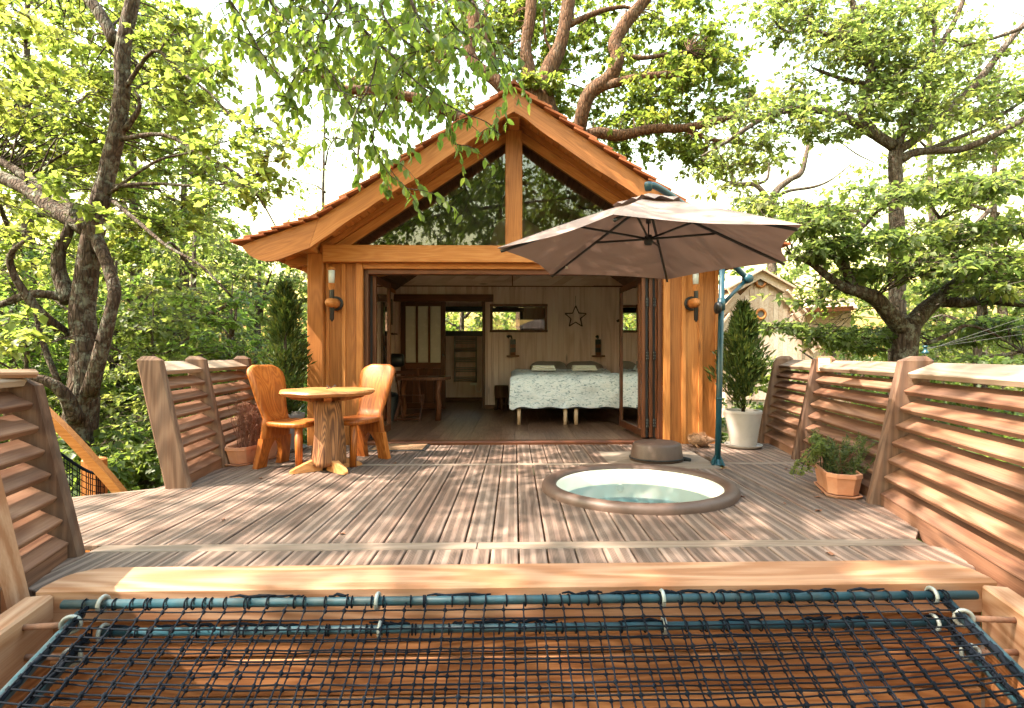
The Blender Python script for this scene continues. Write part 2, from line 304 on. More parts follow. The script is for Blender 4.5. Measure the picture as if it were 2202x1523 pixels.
class MB:
    def __init__(s): s.v = []; s.f = []
    def add(s, vs, fs):
        b = len(s.v); s.v += [tuple(v) for v in vs]; s.f += [tuple(i + b for i in f) for f in fs]; return s
    def box(s, c, d, rot=None):
        h = Vector(d) / 2; vs = []
        for z in (-1, 1):
            for x, y in ((-1, -1), (1, -1), (1, 1), (-1, 1)):
                p = Vector((x * h.x, y * h.y, z * h.z))
                if rot is not None: p = rot @ p
                vs.append(Vector(c) + p)
        return s.add(vs, [(3, 2, 1, 0), (4, 5, 6, 7), (0, 1, 5, 4), (1, 2, 6, 5), (2, 3, 7, 6), (3, 0, 4, 7)])
    def prism(s, poly, vec):
        """poly: planar list of 3-D points, extruded by vec"""
        n = len(poly); v = Vector(vec); a = [Vector(p) for p in poly]
        nrm = Vector((0, 0, 0))
        for i in range(n): nrm += a[i].cross(a[(i + 1) % n])
        if nrm.dot(v) > 0: a = a[::-1]
        return s.add(a + [p + v for p in a], [tuple(range(n)), tuple(range(2 * n - 1, n - 1, -1))] +
                     [(i + n, (i + 1) % n + n, (i + 1) % n, i)[::1] for i in range(n)])
    def tube(s, path, rad, n=8, cap=True, jit=0.0, flat=None):
        P = [Vector(p) for p in path]; L = len(P)
        rad = [rad] * L if not hasattr(rad, '__len__') else rad
        t0 = (P[1] - P[0]).normalized()
        u = t0.orthogonal().normalized(); vs = []
        for i in range(L):
            t = (P[min(i + 1, L - 1)] - P[max(i - 1, 0)])
            t = t.normalized() if t.length > 1e-9 else t0
            u = (u - t * u.dot(t)).normalized(); w = t.cross(u)
            for k in range(n):
                a = 2 * math.pi * k / n; r = rad[i]
                if jit: r *= 1 + jit * (mnoise.noise(P[i] * 2.3 + Vector((math.cos(a), math.sin(a), 0)) * 1.1) * 1.6)
                vs.append(P[i] + (u * math.cos(a) + w * math.sin(a)) * r)
        fs = [(i * n + k, i * n + (k + 1) % n, (i + 1) * n + (k + 1) % n, (i + 1) * n + k) for i in range(L - 1) for k in range(n)]
        if cap: fs += [tuple(range(n))[::-1], tuple(range((L - 1) * n, L * n))]
        return s.add(vs, fs)
    def lathe(s, prof, n=24, c=(0, 0, 0), axis='Z', sx=1, sy=1, closed=False):
        vs = []; c = Vector(c)
        for r, z in prof:
            for k in range(n):
                a = 2 * math.pi * k / n; p = Vector((r * math.cos(a) * sx, r * math.sin(a) * sy, z))
                if axis == 'Y': p = Vector((p.x, -p.z, p.y))
                if axis == 'X': p = Vector((p.z, p.x, p.y))
                vs.append(c + p)
        L = len(prof)
        fs = [(i * n + k, i * n + (k + 1) % n, (i + 1) * n + (k + 1) % n, (i + 1) * n + k) for i in range(L - 1) for k in range(n)]
        if closed: fs += [((L - 1) * n + k, (L - 1) * n + (k + 1) % n, (k + 1) % n, k) for k in range(n)]
        else:
            if prof[0][0] > 1e-6: fs.append(tuple(range(n))[::-1])
            if prof[-1][0] > 1e-6: fs.append(tuple(range((L - 1) * n, L * n)))
        return s.add(vs, fs)
    def build(s, name, mat, parent=None, smooth=False, auto=False, xdir=None):
        me = bpy.data.meshes.new(name); mx = None; vv = s.v
        if xdir is not None:                      # local X along the piece, so that the grain follows it
            x = Vector(xdir).normalized(); z = Vector((0, -1, 0)); z = (z - x * z.dot(x)).normalized(); y = z.cross(x)
            mx = Matrix((x, y, z)).transposed().to_4x4(); mx.translation = sum((Vector(v) for v in vv), Vector()) / len(vv)
            iv = mx.inverted(); vv = [iv @ Vector(v) for v in vv]
        me.from_pydata(vv, [], s.f); me.update(); me.materials.append(mat)
        o = link(name, me, None, smooth=smooth)
        if mx is not None: o.matrix_basis = mx
        adopt(o, parent)
        if auto:
            me.polygons.foreach_set('use_smooth', [True] * len(me.polygons))
            me.set_sharp_from_angle(angle=R_(38)) if hasattr(me, 'set_sharp_from_angle') else None
        return o

_cb = {}
def cbox_mesh(lx, ly, lz, b, mat):
    """chamfered box, length along local X; shared between equal pieces"""
    key = (round(lx, 4), round(ly, 4), round(lz, 4), round(b, 4), mat.name)
    if key in _cb: return _cb[key]
    hx, hy, hz = lx / 2, ly / 2, lz / 2; b = min(b, hx * .9, hy * .9, hz * .9)
    vs = []; idx = {}
    for sx in (-1, 1):
        for sy in (-1, 1):
            for sz in (-1, 1):
                for k in range(3):
                    p = [sx * (hx - b), sy * (hy - b), sz * (hz - b)]
                    p[k] = (sx * hx, sy * hy, sz * hz)[k]
                    idx[(sx, sy, sz, k)] = len(vs); vs.append(p)
    fs = []
    for k in range(3):
        i, j = [(1, 2), (2, 0), (0, 1)][k]
        for s in (-1, 1):
            q = []
            for a, c in ((-1, -1), (1, -1), (1, 1), (-1, 1)):
                t = [0, 0, 0]; t[k] = s; t[i] = a; t[j] = c; q.append(idx[(*t, k)])
            fs.append(tuple(q) if s > 0 else tuple(q[::-1]))
    for e in range(3):
        i, j = [(1, 2), (2, 0), (0, 1)][e]
        for a in (-1, 1):
            for c in (-1, 1):
                t0 = [0, 0, 0]; t0[e] = -1; t0[i] = a; t0[j] = c; t1 = list(t0); t1[e] = 1
                q = (idx[(*t0, i)], idx[(*t1, i)], idx[(*t1, j)], idx[(*t0, j)])
                fs.append(q if a * c < 0 else q[::-1])
    for sx in (-1, 1):
        for sy in (-1, 1):
            for sz in (-1, 1):
                q = tuple(idx[(sx, sy, sz, k)] for k in range(3)); fs.append(q if sx * sy * sz > 0 else q[::-1])
    me = bpy.data.meshes.new('board'); me.from_pydata(vs, [], fs); me.update(); me.materials.append(mat)
    _cb[key] = me; return me
def board(name, parent, mat, a, b, wdt, thk, up=(0, 0, 1), bev=0.004, shift=(0, 0, 0)):
    """plank from a to b; wdt across (local Y), thk along 'up' (local Z)"""
    a, b = Vector(a), Vector(b); x = (b - a); L = x.length; x.normalize()
    z = Vector(up); z = (z - x * z.dot(x)).normalized(); y = z.cross(x)
    o = link(name, cbox_mesh(L, wdt, thk, bev, mat))
    m = Matrix((x, y, z)).transposed().to_4x4(); m.translation = (a + b) / 2 + Vector(shift)
    o.matrix_basis = m; adopt(o, parent); return o
def smooth_path(pts, n=6):
    P = [Vector(p) for p in pts]
    if len(P) < 3: return [P[0].lerp(P[-1], i / n) for i in range(n + 1)]
    E = [P[0] * 2 - P[1]] + P + [P[-1] * 2 - P[-2]]; out = []
    for i in range(1, len(E) - 2):
        p0, p1, p2, p3 = E[i - 1:i + 3]
        for k in range(n):
            t = k / n
            out.append(0.5 * ((2 * p1) + (p2 - p0) * t + (2 * p0 - 5 * p1 + 4 * p2 - p3) * t * t + (3 * p1 - p0 - 3 * p2 + p3) * t ** 3))
    out.append(P[-1]); return out
def np_mesh(name, verts, faces, mat, tint=None, smooth=False):
    """verts (n,3), faces (m,k)"""
    me = bpy.data.meshes.new(name); k = faces.shape[1]; m = len(faces)
    me.vertices.add(len(verts)); me.vertices.foreach_set('co', np.ascontiguousarray(verts, dtype=np.float32).ravel())
    me.loops.add(m * k); me.loops.foreach_set('vertex_index', np.ascontiguousarray(faces, dtype=np.int32).ravel())
    me.polygons.add(m); me.polygons.foreach_set('loop_start', np.arange(0, m * k, k, dtype=np.int32))
    me.polygons.foreach_set('loop_total', np.full(m, k, dtype=np.int32))
    me.update(calc_edges=True)
    if tint is not None:
        at = me.attributes.new('tint', 'FLOAT', 'POINT'); at.data.foreach_set('value', np.ascontiguousarray(tint, dtype=np.float32))
    me.materials.append(mat); me.validate(); return me

# ================================================================== SETTING: ground
def make_ground():
    n = 60; xs = np.linspace(-1, 1, n + 1); g = np.sign(xs) * np.abs(xs) ** 2.2 * 260
    vv = []
    for y in g:
        for x in g:
            z = -3.2 + 0.5 * mnoise.noise(Vector((x * 0.13, y * 0.13, 0))) + 0.012 * max(0, math.hypot(x, y) - 25)
            vv.append((x, y + 8, z))
    fs = [(j * (n + 1) + i, j * (n + 1) + i + 1, (j + 1) * (n + 1) + i + 1, (j + 1) * (n + 1) + i) for j in range(n) for i in range(n)]
    m = MB(); m.add(vv, fs); o = m.build('ground', M['ground'], smooth=True)
    tag(o, 'brown and green forest floor far below the deck', 'ground', kind='structure')
make_ground()

# ================================================================== DECK
FAC = 5.95                     # front plane of the cabin
Y_STRIP1, Y_STRIP2 = 4.845, 2.775
BEAM_Y0, BEAM_Y1 = 2.07, 2.285
TUB_C = Vector((0.925, 3.93, 0)); TUB_RX, TUB_RY = 0.725, 0.665      # outer rim
deck = MB()
for y in np.arange(2.5, 6.0, 0.55): deck.box((0.0, y if abs(y - 3.93) > 0.9 else y, -0.40), (5.4 if y > 3.4 else 4.3, 0.07, 0.16))
for x in (-2.35, 2.35): deck.box((x, 4.3, -0.58), (0.12, 3.6, 0.2))
deck_o = deck.build('deck', M['railX']); tag(deck_o, 'grey grooved plank deck in front of the cabin', 'deck', kind='structure')
# stilts under the deck
for i, (x, y) in enumerate(((-2.3, 2.6), (2.3, 2.6), (-2.5, 5.8), (2.5, 5.8))):
    p = MB(); p.tube([(x, y, -3.6), (x, y, -0.65)], [0.13, 0.11], 10); p.build('stilt', M['railZ'], deck_o, smooth=True)

RIGHT_LINE = [(1.97, 1.7), (2.05, 2.11), (2.2, 2.72), (2.44, 3.5), (2.73, 5.02), (2.92, 6.15)]
LEFT_FAR = [(-2.50, 4.05), (-2.64, 4.85), (-2.82, 6.0)]
LEFT_NEAR = [(-1.90, 1.75), (-2.04, 2.2), (-2.20, 2.68)]
def interp(line, y, by=1):
    for (x0, y0), (x1, y1) in zip(line, line[1:]):
        if y <= y1 or (x1, y1) == line[-1]: return x0 + (x1 - x0) * (y - y0) / (y1 - y0)
def deck_right(y): return interp(RIGHT_LINE, y) + 0.05
def deck_left(y):
    if y < 2.72: return interp(LEFT_NEAR, y) - 0.06
    if y < 4.03: return -3.35 if y < 3.6 else -3.35 + (y - 3.6) / 0.45 * 0.8
    return interp(LEFT_FAR, y) - 0.05
def plank_poly(x0, x1, ya, yb, dd):
    """sloping ends where the deck edge crosses a board"""
    return [(x0, ya[0]), (x1, ya[1]), (x1, yb[1]), (x0, yb[0])]
def y_inside(x, y0, y1):
    ys = [y for y in np.linspace(y0, y1, 121) if deck_left(y) <= x <= deck_right(y)]
    return (min(ys), max(ys)) if ys else None
PITCH, GAP = 0.1445, 0.010
def add_board(x0, x1, lo0, lo1, hi0, hi1):
    xc = (x0 + x1) / 2; yc = (lo0 + lo1 + hi0 + hi1) / 4
    jz = random.uniform(-0.0015, 0.0015)
    # local X = board length (world Y), local Y = across
    def L(x, y, z): return (y - yc, -(x - xc), z)
    c = 0.004; top = [L(x0 + c, lo0 + c, jz), L(x1 - c, lo1 + c, jz), L(x1 - c, hi1 - c, jz), L(x0 + c, hi0 - c, jz)]
    mid = [L(x0, lo0, jz - c), L(x1, lo1, jz - c), L(x1, hi1, jz - c), L(x0, hi0, jz - c)]
    bot = [L(x0, lo0, -0.028), L(x1, lo1, -0.028), L(x1, hi1, -0.028), L(x0, hi0, -0.028)]
    m = MB(); m.v = top + mid + bot
    m.f = [(0, 1, 2, 3)] + [((i + 1) % 4, i, 4 + i, 4 + (i + 1) % 4) for i in range(4)] + [(4 + (i + 1) % 4, 4 + i, 8 + i, 8 + (i + 1) % 4) for i in range(4)] + [(11, 10, 9, 8)]
    me = bpy.data.meshes.new('deck_board'); me.from_pydata(m.v, [], m.f); me.update(); me.materials.append(M['deck'])
    o = link('deck_board', me); o.location = (xc, yc, 0); o.rotation_euler = (0, 0, math.pi / 2); adopt(o, deck_o)
PANEL = (X(1305, 4.95) - 0.0, X(1530, 4.9), 4.62, 5.48)       # pale plank area behind the tub
def tub_cut(x):
    dx = (x - TUB_C.x) / (TUB_RX - 0.06)
    if abs(dx) >= 1: return None
    h = (TUB_RY - 0.06) * math.sqrt(1 - dx * dx); return TUB_C.y - h, TUB_C.y + h
for s0, s1 in ((Y_STRIP1 + 0.035, FAC - 0.02), (Y_STRIP2 + 0.052, Y_STRIP1 - 0.035), (BEAM_Y1 - 0.02, Y_STRIP2 - 0.052)):
    for k in range(-24, 22):
        x0 = k * PITCH + GAP / 2 + 0.02; x1 = x0 + PITCH - GAP
        a, b = y_inside(x0, s0, s1), y_inside(x1, s0, s1)
        if not a and not b: continue
        if not a: a = (b[1] if abs(x0) > abs(x1) and False else (b[0] + b[1]) / 2,) * 2
        if not b: b = ((a[0] + a[1]) / 2,) * 2
        if (a[1] - a[0]) + (b[1] - b[0]) < 0.1: continue
        lo, hi = [a[0], b[0]], [a[1], b[1]]
        c0, c1 = tub_cut(x0), tub_cut(x1); cm = tub_cut((x0 + x1) / 2)
        segs = []
        if cm and lo[0] < TUB_C.y < hi[0]:
            e0 = c0 or (TUB_C.y, TUB_C.y); e1 = c1 or (TUB_C.y, TUB_C.y)
            segs = [(lo, [e0[0], e1[0]]), ([e0[1], e1[1]], hi)]
        else: segs = [(lo, hi)]
        xm = (x0 + x1) / 2
        for l, h in segs:
            if PANEL[0] < xm < PANEL[1] and h[0] > 4.3:
                # the pale planks take this place
                if h[0] > PANEL[3] + 0.1:
                    add_board(x0, x1, PANEL[3], PANEL[3], h[0], h[1])
                    if l[0] < PANEL[2] - .1: add_board(x0, x1, l[0], l[1], PANEL[2], PANEL[2])
                    continue
                if l[0] < PANEL[2]:
                    h = [min(h[0], PANEL[2]), min(h[1], PANEL[2])]
                    if h[0] - l[0] < .06 and h[1] - l[1] < .06: continue
                else: continue
            add_board(x0, x1, l[0], l[1], h[0], h[1])
# cross strips between the board fields
board('deck_strip', deck_o, M['strip'], (deck_left(Y_STRIP2 - .06) + 0.1, Y_STRIP2, -0.014), (-0.2, Y_STRIP2, -0.014), 0.094, 0.03)
board('deck_strip', deck_o, M['strip'], (-0.196, Y_STRIP2, -0.014), (deck_right(Y_STRIP2) - 0.08, Y_STRIP2, -0.014), 0.094, 0.03)
board('deck_strip', deck_o, M['strip'], (-2.55, Y_STRIP1, -0.014), (PANEL[0] - .005, Y_STRIP1, -0.014), 0.06, 0.03)
board('deck_strip', deck_o, M['strip'], (PANEL[1] + .005, Y_STRIP1, -0.014), (2.66, Y_STRIP1, -0.014), 0.06, 0.03)
py = PANEL[2]
for w in (0.2, 0.22, 0.21, 0.218):
    lo = PANEL[0]
    board('pale_plank', deck_o, M['panel'], (PANEL[0], py + w / 2, -0.015), (PANEL[1], py + w / 2, -0.015), w - 0.006, 0.03); py += w
board('edge_board', deck_o, M['strip'], (-3.38, 3.63, -0.05), (-2.6, 4.06, -0.05), 0.04, 0.1, up=(0, 0, 1))

# ================================================================== THE NET FRAME AT THE DECK'S END
net_frame = empty('net_platform', (0, 2.17, 0), 'pale timber surround with orange plank front around the rope net', 'platform')
def beam_poly():
    x0, x1 = X(82, 2.08), X(2140, 2.08); r = 0.14; pts = [(x0, BEAM_Y0), (x1, BEAM_Y0), (x1, BEAM_Y1 - r * 0.8)]
    for k in range(1, 8):
        a = k / 8 * math.pi / 2; pts.append((x1 - r + r * math.cos(a), BEAM_Y1 - r * .8 + r * .8 * math.sin(a)))
    pts += [(x1 - r, BEAM_Y1), (x0 + r, BEAM_Y1)]
    for k in range(1, 8):
        a = math.pi / 2 + k / 8 * math.pi / 2; pts.append((x0 + r + r * math.cos(a), BEAM_Y1 - r * .8 + r * .8 * math.sin(a)))
    pts.append((x0, BEAM_Y1 - r * .8)); return pts
bp = beam_poly(); m = MB(); n = len(bp); c = Vector((0, 2.17))
def inset(p, d): return (p[0] - d * (1 if p[0] > 0 else -1), p[1] + (d if p[1] < 2.15 else -d))
m.add([(*inset(p, .012), 0.10) for p in bp] + [(*p, 0.086) for p in bp] + [(*p, -0.03) for p in bp],
      [tuple(range(n))] + [(i + n, (i + 1) % n + n, (i + 1) % n, i) for i in range(n)] + [(i + 2 * n, (i + 1) % n + 2 * n, (i + 1) % n + n, i + n) for i in range(n)] + [tuple(range(3 * n - 1, 2 * n - 1, -1))])
m.build('front_beam', M['paleX'], net_frame)
for k in range(5):
    z = -0.035 - 0.077 - k * 0.158
    board('front_plank', net_frame, M['fasciaX'], (-1.86, BEAM_Y0 + 0.045, z), (1.9, BEAM_Y0 + 0.045, z), 0.151, 0.045, up=(0, -1, 0), bev=0.007)
# side timbers running towards the viewer
SLx0, SLx1 = -1.83, -1.40; SRx0, SRx1 = 1.925, 1.45
for a, b in (((SLx0, 2.066), (SLx1, 0.35)), ((SRx0, 2.066), (SRx1, 0.35))):
    for kk, (zt, hh) in enumerate(((0.08, 0.21), (-0.135, 0.21), (-0.35, 0.21))):
        m_ = M['paleX'] if kk == 0 else M['fasciaX']
        sh = 0.0 if kk == 0 else (-0.012 if a[0] < 0 else 0.012)
        board('side_beam' if kk == 0 else 'side_plank', net_frame, m_, (a[0] + sh, a[1], zt - hh / 2), (b[0] + sh, b[1], zt - hh / 2), 0.095, hh - .004, bev=0.008)
for k in range(9):
    board('floor_plank', net_frame, M['railX'], (-1.75, 0.5 + k * 0.172, -0.84), (1.8, 0.5 + k * 0.172, -0.84), 0.165, 0.04)

# pipes with rings, and two nets
def pipe(name, a, b, r, label, mat, rings, z_hang, group):
    t = empty(name, a, label, 'pipe', group)
    m = MB(); m.tube([a, b], r, 14); m.build('tube', mat, t, smooth=True)
    a, b = Vector(a), Vector(b); d = (b - a).normalized(); hor = d.cross(Vector((0, 0, 1))).normalized()
    for p, outv in rings:
        p = Vector(p); m = MB(); rr = r + 0.011
        pts = []
        for k in range(17):
            an = k / 16 * 2 * math.pi; pts.append(p + hor * math.cos(an) * rr + Vector((0, 0, 1)) * math.sin(an) * rr)
        m.tube(pts, 0.0075, 8, cap=False)
        m.build('ring', M['galv'], t, smooth=True)
        if outv is not None:
            m = MB(); m.tube([p + Vector(outv).normalized() * rr, p + Vector(outv)], 0.011, 8); m.build('rod', M['rust'], t, smooth=True)
    return t
P1Y, P1Z, P2Y, P2Z = 2.0, Z(1290, 2.0), 2.0, Z(1350, 2.0)
def on1(px, py=None, z=P1Z): return Vector((X(px, P1Y), P1Y, z))
pipe('net_pipe', on1(136), on1(2098), 0.0165, 'upper teal pipe along the pale front beam holding the net', M['tealpipe'], [(on1(p), None) for p in (222, 812, 1424, 2004)], 0, 'teal net pipes')
pipe('net_pipe', on1(215, z=P2Z), on1(2100, z=P2Z), 0.0155, 'lower teal pipe along the orange planks holding the net', M['tealpipe'], [(on1(p, z=P2Z), None) for p in (222, 818, 1428, 2009)], 0, 'teal net pipes')
aL, bL = G(172, 1322, 0.045), G(-10, 1516, 0.045); bL = aL + (bL - aL) * 2.6
aR, bR = G(2036, 1293, 0.045), G(2212, 1468, 0.045); bR = aR + (bR - aR) * 2.6
aL2, bL2 = G(182, 1382, -0.075), G(52, 1523, -0.075); bL2 = aL2 + (bL2 - aL2) * 3.2
aR2, bR2 = G(2055, 1372, -0.075), G(2202, 1520, -0.075); bR2 = aR2 + (bR2 - aR2) * 3.2
def along(a, b, t): return a + (b - a) * t
pipe('net_pipe', aL, bL, 0.0175, 'upper left side pipe of the net in worn teal paint', M['tealpipe'], [(along(aL, bL, .055), (-0.19, 0.0, -0.01)), (along(aL, bL, .6), (-.18, 0, -.01))], 0, 'teal net pipes')
pipe('net_pipe', aR, bR, 0.0175, 'upper right side pipe of the net in worn teal paint', M['tealpipe'], [(along(aR, bR, .1), (0.19, 0.0, -0.01)), (along(aR, bR, .6), (.18, 0, -.01))], 0, 'teal net pipes')
pipe('net_pipe', aL2, bL2, 0.017, 'lower left side pipe of the net below another pipe', M['tealpipe'], [(along(aL2, bL2, .08), (-0.17, 0, 0)), (along(aL2, bL2, .6), (-.17, 0, 0))], 0, 'teal net pipes')
pipe('net_pipe', aR2, bR2, 0.017, 'lower right side pipe of the net below another pipe', M['tealpipe'], [(along(aR2, bR2, .08), (0.17, 0, 0)), (along(aR2, bR2, .6), (.17, 0, 0))], 0, 'teal net pipes')

def rope_net(name, label, ycol, zf, zs, sagd, nx, ny, y0, y1, xl, xr, seed, hitch_r):
    """square-mesh net: cords with knots at the crossings, sagging in the middle, wound on the pipe"""
    r = random.Random(seed); t = empty(name, (0, (y0 + y1) / 2, zf), label, 'net')
    nodes = {}
    for j in range(ny + 1):
        v = j / ny; y = y0 + (y1 - y0) * v
        for i in range(nx + 1):
            u = i / nx; a, b = xl(y), xr(y); x = a + (b - a) * u
            sag = sagd * (1 - (2 * u - 1) ** 4) * min(1, v * 2.2) ** 0.8
            z = zf - sag
            jx = r.uniform(-.5, .5) * (0.004 if 0 < i < nx else 0.002); jy = r.uniform(-.5, .5) * (0.004 if 0 < j else 0.0)
            nodes[i, j] = Vector((x + jx, y + jy, z + r.uniform(-.002, .002)))
    m = MB()
    def cord(a, b):
        m.tube([a, b], 0.0029, 5, cap=False)
    for j in range(ny + 1):
        for i in range(nx + 1):
            p = nodes[i, j]
            if i < nx and j > 0: cord(p, nodes[i + 1, j])
            if j < ny: cord(p, nodes[i, j + 1])
            if j > 0:
                s = r.uniform(0.008, 0.0115)
                m.add([p + Vector(d) * s for d in ((1, 0, 0), (-1, 0, 0), (0, 1, 0), (0, -1, 0), (0, 0, 1), (0, 0, -1))],
                      [(0, 2, 4), (2, 1, 4), (1, 3, 4), (3, 0, 4), (2, 0, 5), (1, 2, 5), (3, 1, 5), (0, 3, 5)])
    m.build('net_mesh', M['cord'], t, smooth=True)
    # lashing round the pipe
    m = MB(); k = 0
    for i in range(nx + 1):
        x = nodes[i, 0].x
        for w in range(1 if r.random() < .6 else 2):
            x2 = x + r.uniform(-.02, .02)
            pts = [Vector((x2 + 0.008 * math.sin(a * .5), y0 + hitch_r * math.cos(a), zf + hitch_r * math.sin(a))) for a in np.linspace(0, 2 * math.pi, 11)]
            m.tube(pts, 0.0032, 5, cap=False)
        if r.random() < .5:
            ln = r.uniform(.05, .18); pts = []
            for q in range(6):
                pts.append(Vector((x + ln * q / 5, y0 + hitch_r * .6 + r.uniform(-.004, .006), zf + hitch_r * 0.75 + r.uniform(-.002, .010))))
            m.tube(pts, [0.003, .005, .006, .007, .005, .003], 6)
    m.build('lashing', M['cord'], t, smooth=True)['kind'] = 'stuff'
    # rope along the two sides
    for xf in (xl, xr):
        m = MB(); pts = [Vector((xf(y) + r.uniform(-.006, .006), y, zf - 0.01 + r.uniform(-.006, .006))) for y in np.linspace(y0, y1, 40)]
        m.tube(pts, [r.uniform(.006, .011) for _ in pts], 6); m.build('edge_rope', M['cord'], t, smooth=True)
def lin(p, q):
    return lambda y: p.x + (q.x - p.x) * (y - p.y) / (q.y - p.y)
rope_net('rope_net', 'navy rope net lashed to the upper teal pipes', 2.0, P1Z, 0, 0.055, 44, 27, P1Y - .004, 0.5, lin(aL + Vector((0.02, 0, 0)), bL + Vector((0.02, 0, 0))), lin(aR - Vector((0.02, 0, 0)), bR - Vector((.02, 0, 0))), 3, 0.020)
rope_net('rope_net', 'second navy rope net hanging below from the lower pipes', 2.0, P2Z, 0, 0.075, 41, 25, P2Y - .004, 0.5, lin(aL2 + Vector((0.02, 0, 0)), bL2 + Vector((0.02, 0, 0))), lin(aR2 - Vector((0.02, 0, 0)), bR2 - Vector((.02, 0, 0))), 4, 0.019)

# ================================================================== SLATTED RAILINGS
LEAN = 0.20
def railing(label, line, post_at, side, nsl=8, first_open=False, cap_top=0.995, post_mats=None, thick=0.07, zslat0=0.05):
    """line of base points; side=+1 leans to +x, -1 to -x; posts are leaning planks, slats are tilted boards between them"""
    pts = [Vector((x, y, 0)) for x, y in line]
    t = empty('slatted_railing', pts[0].lerp(pts[-1], .5), label, 'railing', 'slatted timber railings')
    for i, p in enumerate(post_at):
        p = Vector((p[0], p[1], 0)); q = min(range(len(pts) - 1), key=lambda k: ((pts[k] + pts[k + 1]) / 2 - p).length)
        d = (pts[q + 1] - pts[q]).normalized(); out = Vector((d.y, -d.x, 0)) * (1 if side > 0 else -1)
        if out.x * side < 0: out = -out
        wdt = 0.13 if side < 0 else 0.15; top = cap_top; m = MB(); hw = thick / 2
        def Pp(u, w, z): return (p + d * u + out * (w + z * LEAN)) + Vector((0, 0, z))
        ch = 0.012; pi_ = -0.052 if side > 0 else -0.035; sec = [(-hw + ch, pi_), (hw - ch, pi_), (hw, pi_ + ch), (hw, wdt - ch), (hw - ch, wdt), (-hw + ch, wdt), (-hw, wdt - ch), (-hw, pi_ + ch)]
        rings = [(-0.06, 1.0, 0), (top - 0.03, 1.0, 0), (top + 0.002, 0.45, 0)]
        cw = wdt / 2 - .007; vs = []
        for z, sc, _ in rings:
            for u, w in sec: vs.append(Pp(u * sc, cw + (w - cw) * (sc if sc < 1 else 1), z))
        k = 8; fs = [(a * k + b, a * k + (b + 1) % k, (a + 1) * k + (b + 1) % k, (a + 1) * k + b) for a in range(2) for b in range(k)]
        fs += [tuple(range(k))[::-1], tuple(range(2 * k, 3 * k))]
        if d.cross(out).z < 0: fs = [f[::-1] for f in fs]
        m.add(vs, fs); o = m.build('post', M['postZ'], t)
    for q in range(len(pts) - 1):
        a0, b0 = pts[q], pts[q + 1]; d = (b0 - a0).normalized(); out = Vector((d.y, -d.x, 0))
        if out.x * side < 0: out = -out
        pq = [Vector((p[0], p[1], 0)) for p in post_at]
        ca = hw if any((p - a0).length < .1 for p in pq) else 0.002; cb = hw if any((p - b0).length < .1 for p in pq) else 0.002
        a = a0 + d * (ca + .001); b = b0 - d * (cb + .001)
        for k in range(nsl):
            z = zslat0 + 0.012 + k * (0.855 - zslat0) / (nsl - 1)
            tilt = R_(31 + random.uniform(-2, 2)) if k < nsl - 1 else R_(24)
            wd, th = (0.128, 0.036) if k < nsl - 1 else (0.175, 0.038)
            dirw = out * math.cos(tilt) + Vector((0, 0, math.sin(tilt)))
            up = Vector((0, 0, math.cos(tilt))) - out * math.sin(tilt)
            c = out * (0.005 + z * LEAN) + Vector((0, 0, z)) + dirw * wd / 2
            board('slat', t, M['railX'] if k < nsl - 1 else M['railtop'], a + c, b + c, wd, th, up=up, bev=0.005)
        # bottom board standing on the deck
        board('bottom_board', t, M['railX'], a + out * 0.03 + Vector((0, 0, 0.012)), b + out * 0.03 + Vector((0, 0, 0.012)), 0.03, 0.13, up=(0, 0, 1))
    return t
hw = 0.035
rr = railing('long slatted railing with three posts on the hot tub side', RIGHT_LINE[:1] + RIGHT_LINE[3:], [(1.97, 1.7), (2.44, 3.5), (2.73, 5.02), (2.92, 6.15)], 1)
lf = railing('slatted railing with leaning end post behind the wooden chairs', LEFT_FAR, [LEFT_FAR[0], LEFT_FAR[1], LEFT_FAR[2]], -1)
ln = railing('slatted railing closest to the viewer beside the net', [LEFT_NEAR[0], LEFT_NEAR[2]], [LEFT_NEAR[2]], -1, cap_top=.885)
# near post of light new timber and the cap board
m = MB()
pA = Vector((-2.055, 2.2, 0)); w = 0.15; th = 0.10
sec = [(-.02, -th / 2), (w, -th / 2), (w, th / 2), (-.02, th / 2)]
vs = []
for z in (-0.3, 1.02):
    for u, v in sec: vs.append((pA.x - u - z * 0.235 + .02, pA.y + v - .02, z))
m.add(vs, [(0, 1, 2, 3), (7, 6, 5, 4), (0, 4, 5, 1), (1, 5, 6, 2), (2, 6, 7, 3), (3, 7, 4, 0)]); m.build('post', M['paleZ'], ln)
capa, capb = W(46, 803, 2.62), W(-160, 806, 2.2)
board('cap_board', ln, M['paleX'], capa, capb, 0.19, 0.042, bev=0.015)

# notice on the middle post of the long railing, clamp with wires on the nearer post
nb = empty('notice_board', W(1772, 782, 4.93), 'small framed notice on a railing post beside the white pot', 'notice')
c = W(1772, 784, 4.93); nx_ = Vector((-0.45, -0.88, 0.1)).normalized(); ux = Vector((0.88, -0.45, 0)).normalized(); uz = nx_.cross(ux) * -1
if uz.z < 0: uz = -uz
def plate(name, mat, cc, wd, hh, th, par):
    return board(name, par, mat, cc - ux * wd / 2, cc + ux * wd / 2, hh, th, up=nx_, bev=0.002)
plate('frame', M['paleX'], c, 0.125, 0.15, 0.018, nb); pp = plate('paper', M['paper'], c + nx_ * .011, 0.095, 0.12, 0.004, nb)
for k in range(6):
    ww = (0.06, .075, .05, .07, .065, .03)[k]
    board('text_line', pp, M['ink'], c + nx_ * .0145 + uz * (0.04 - k * .0155) - ux * .038, c + nx_ * .0145 + uz * (.04 - k * .0155) + ux * (ww - .038), 0.004, 0.002, up=nx_, bev=0.0005)
cl = empty('wire_clamp', W(1990, 758, 3.5), 'dark clamp on a railing post with taut thin wires', 'clamp')
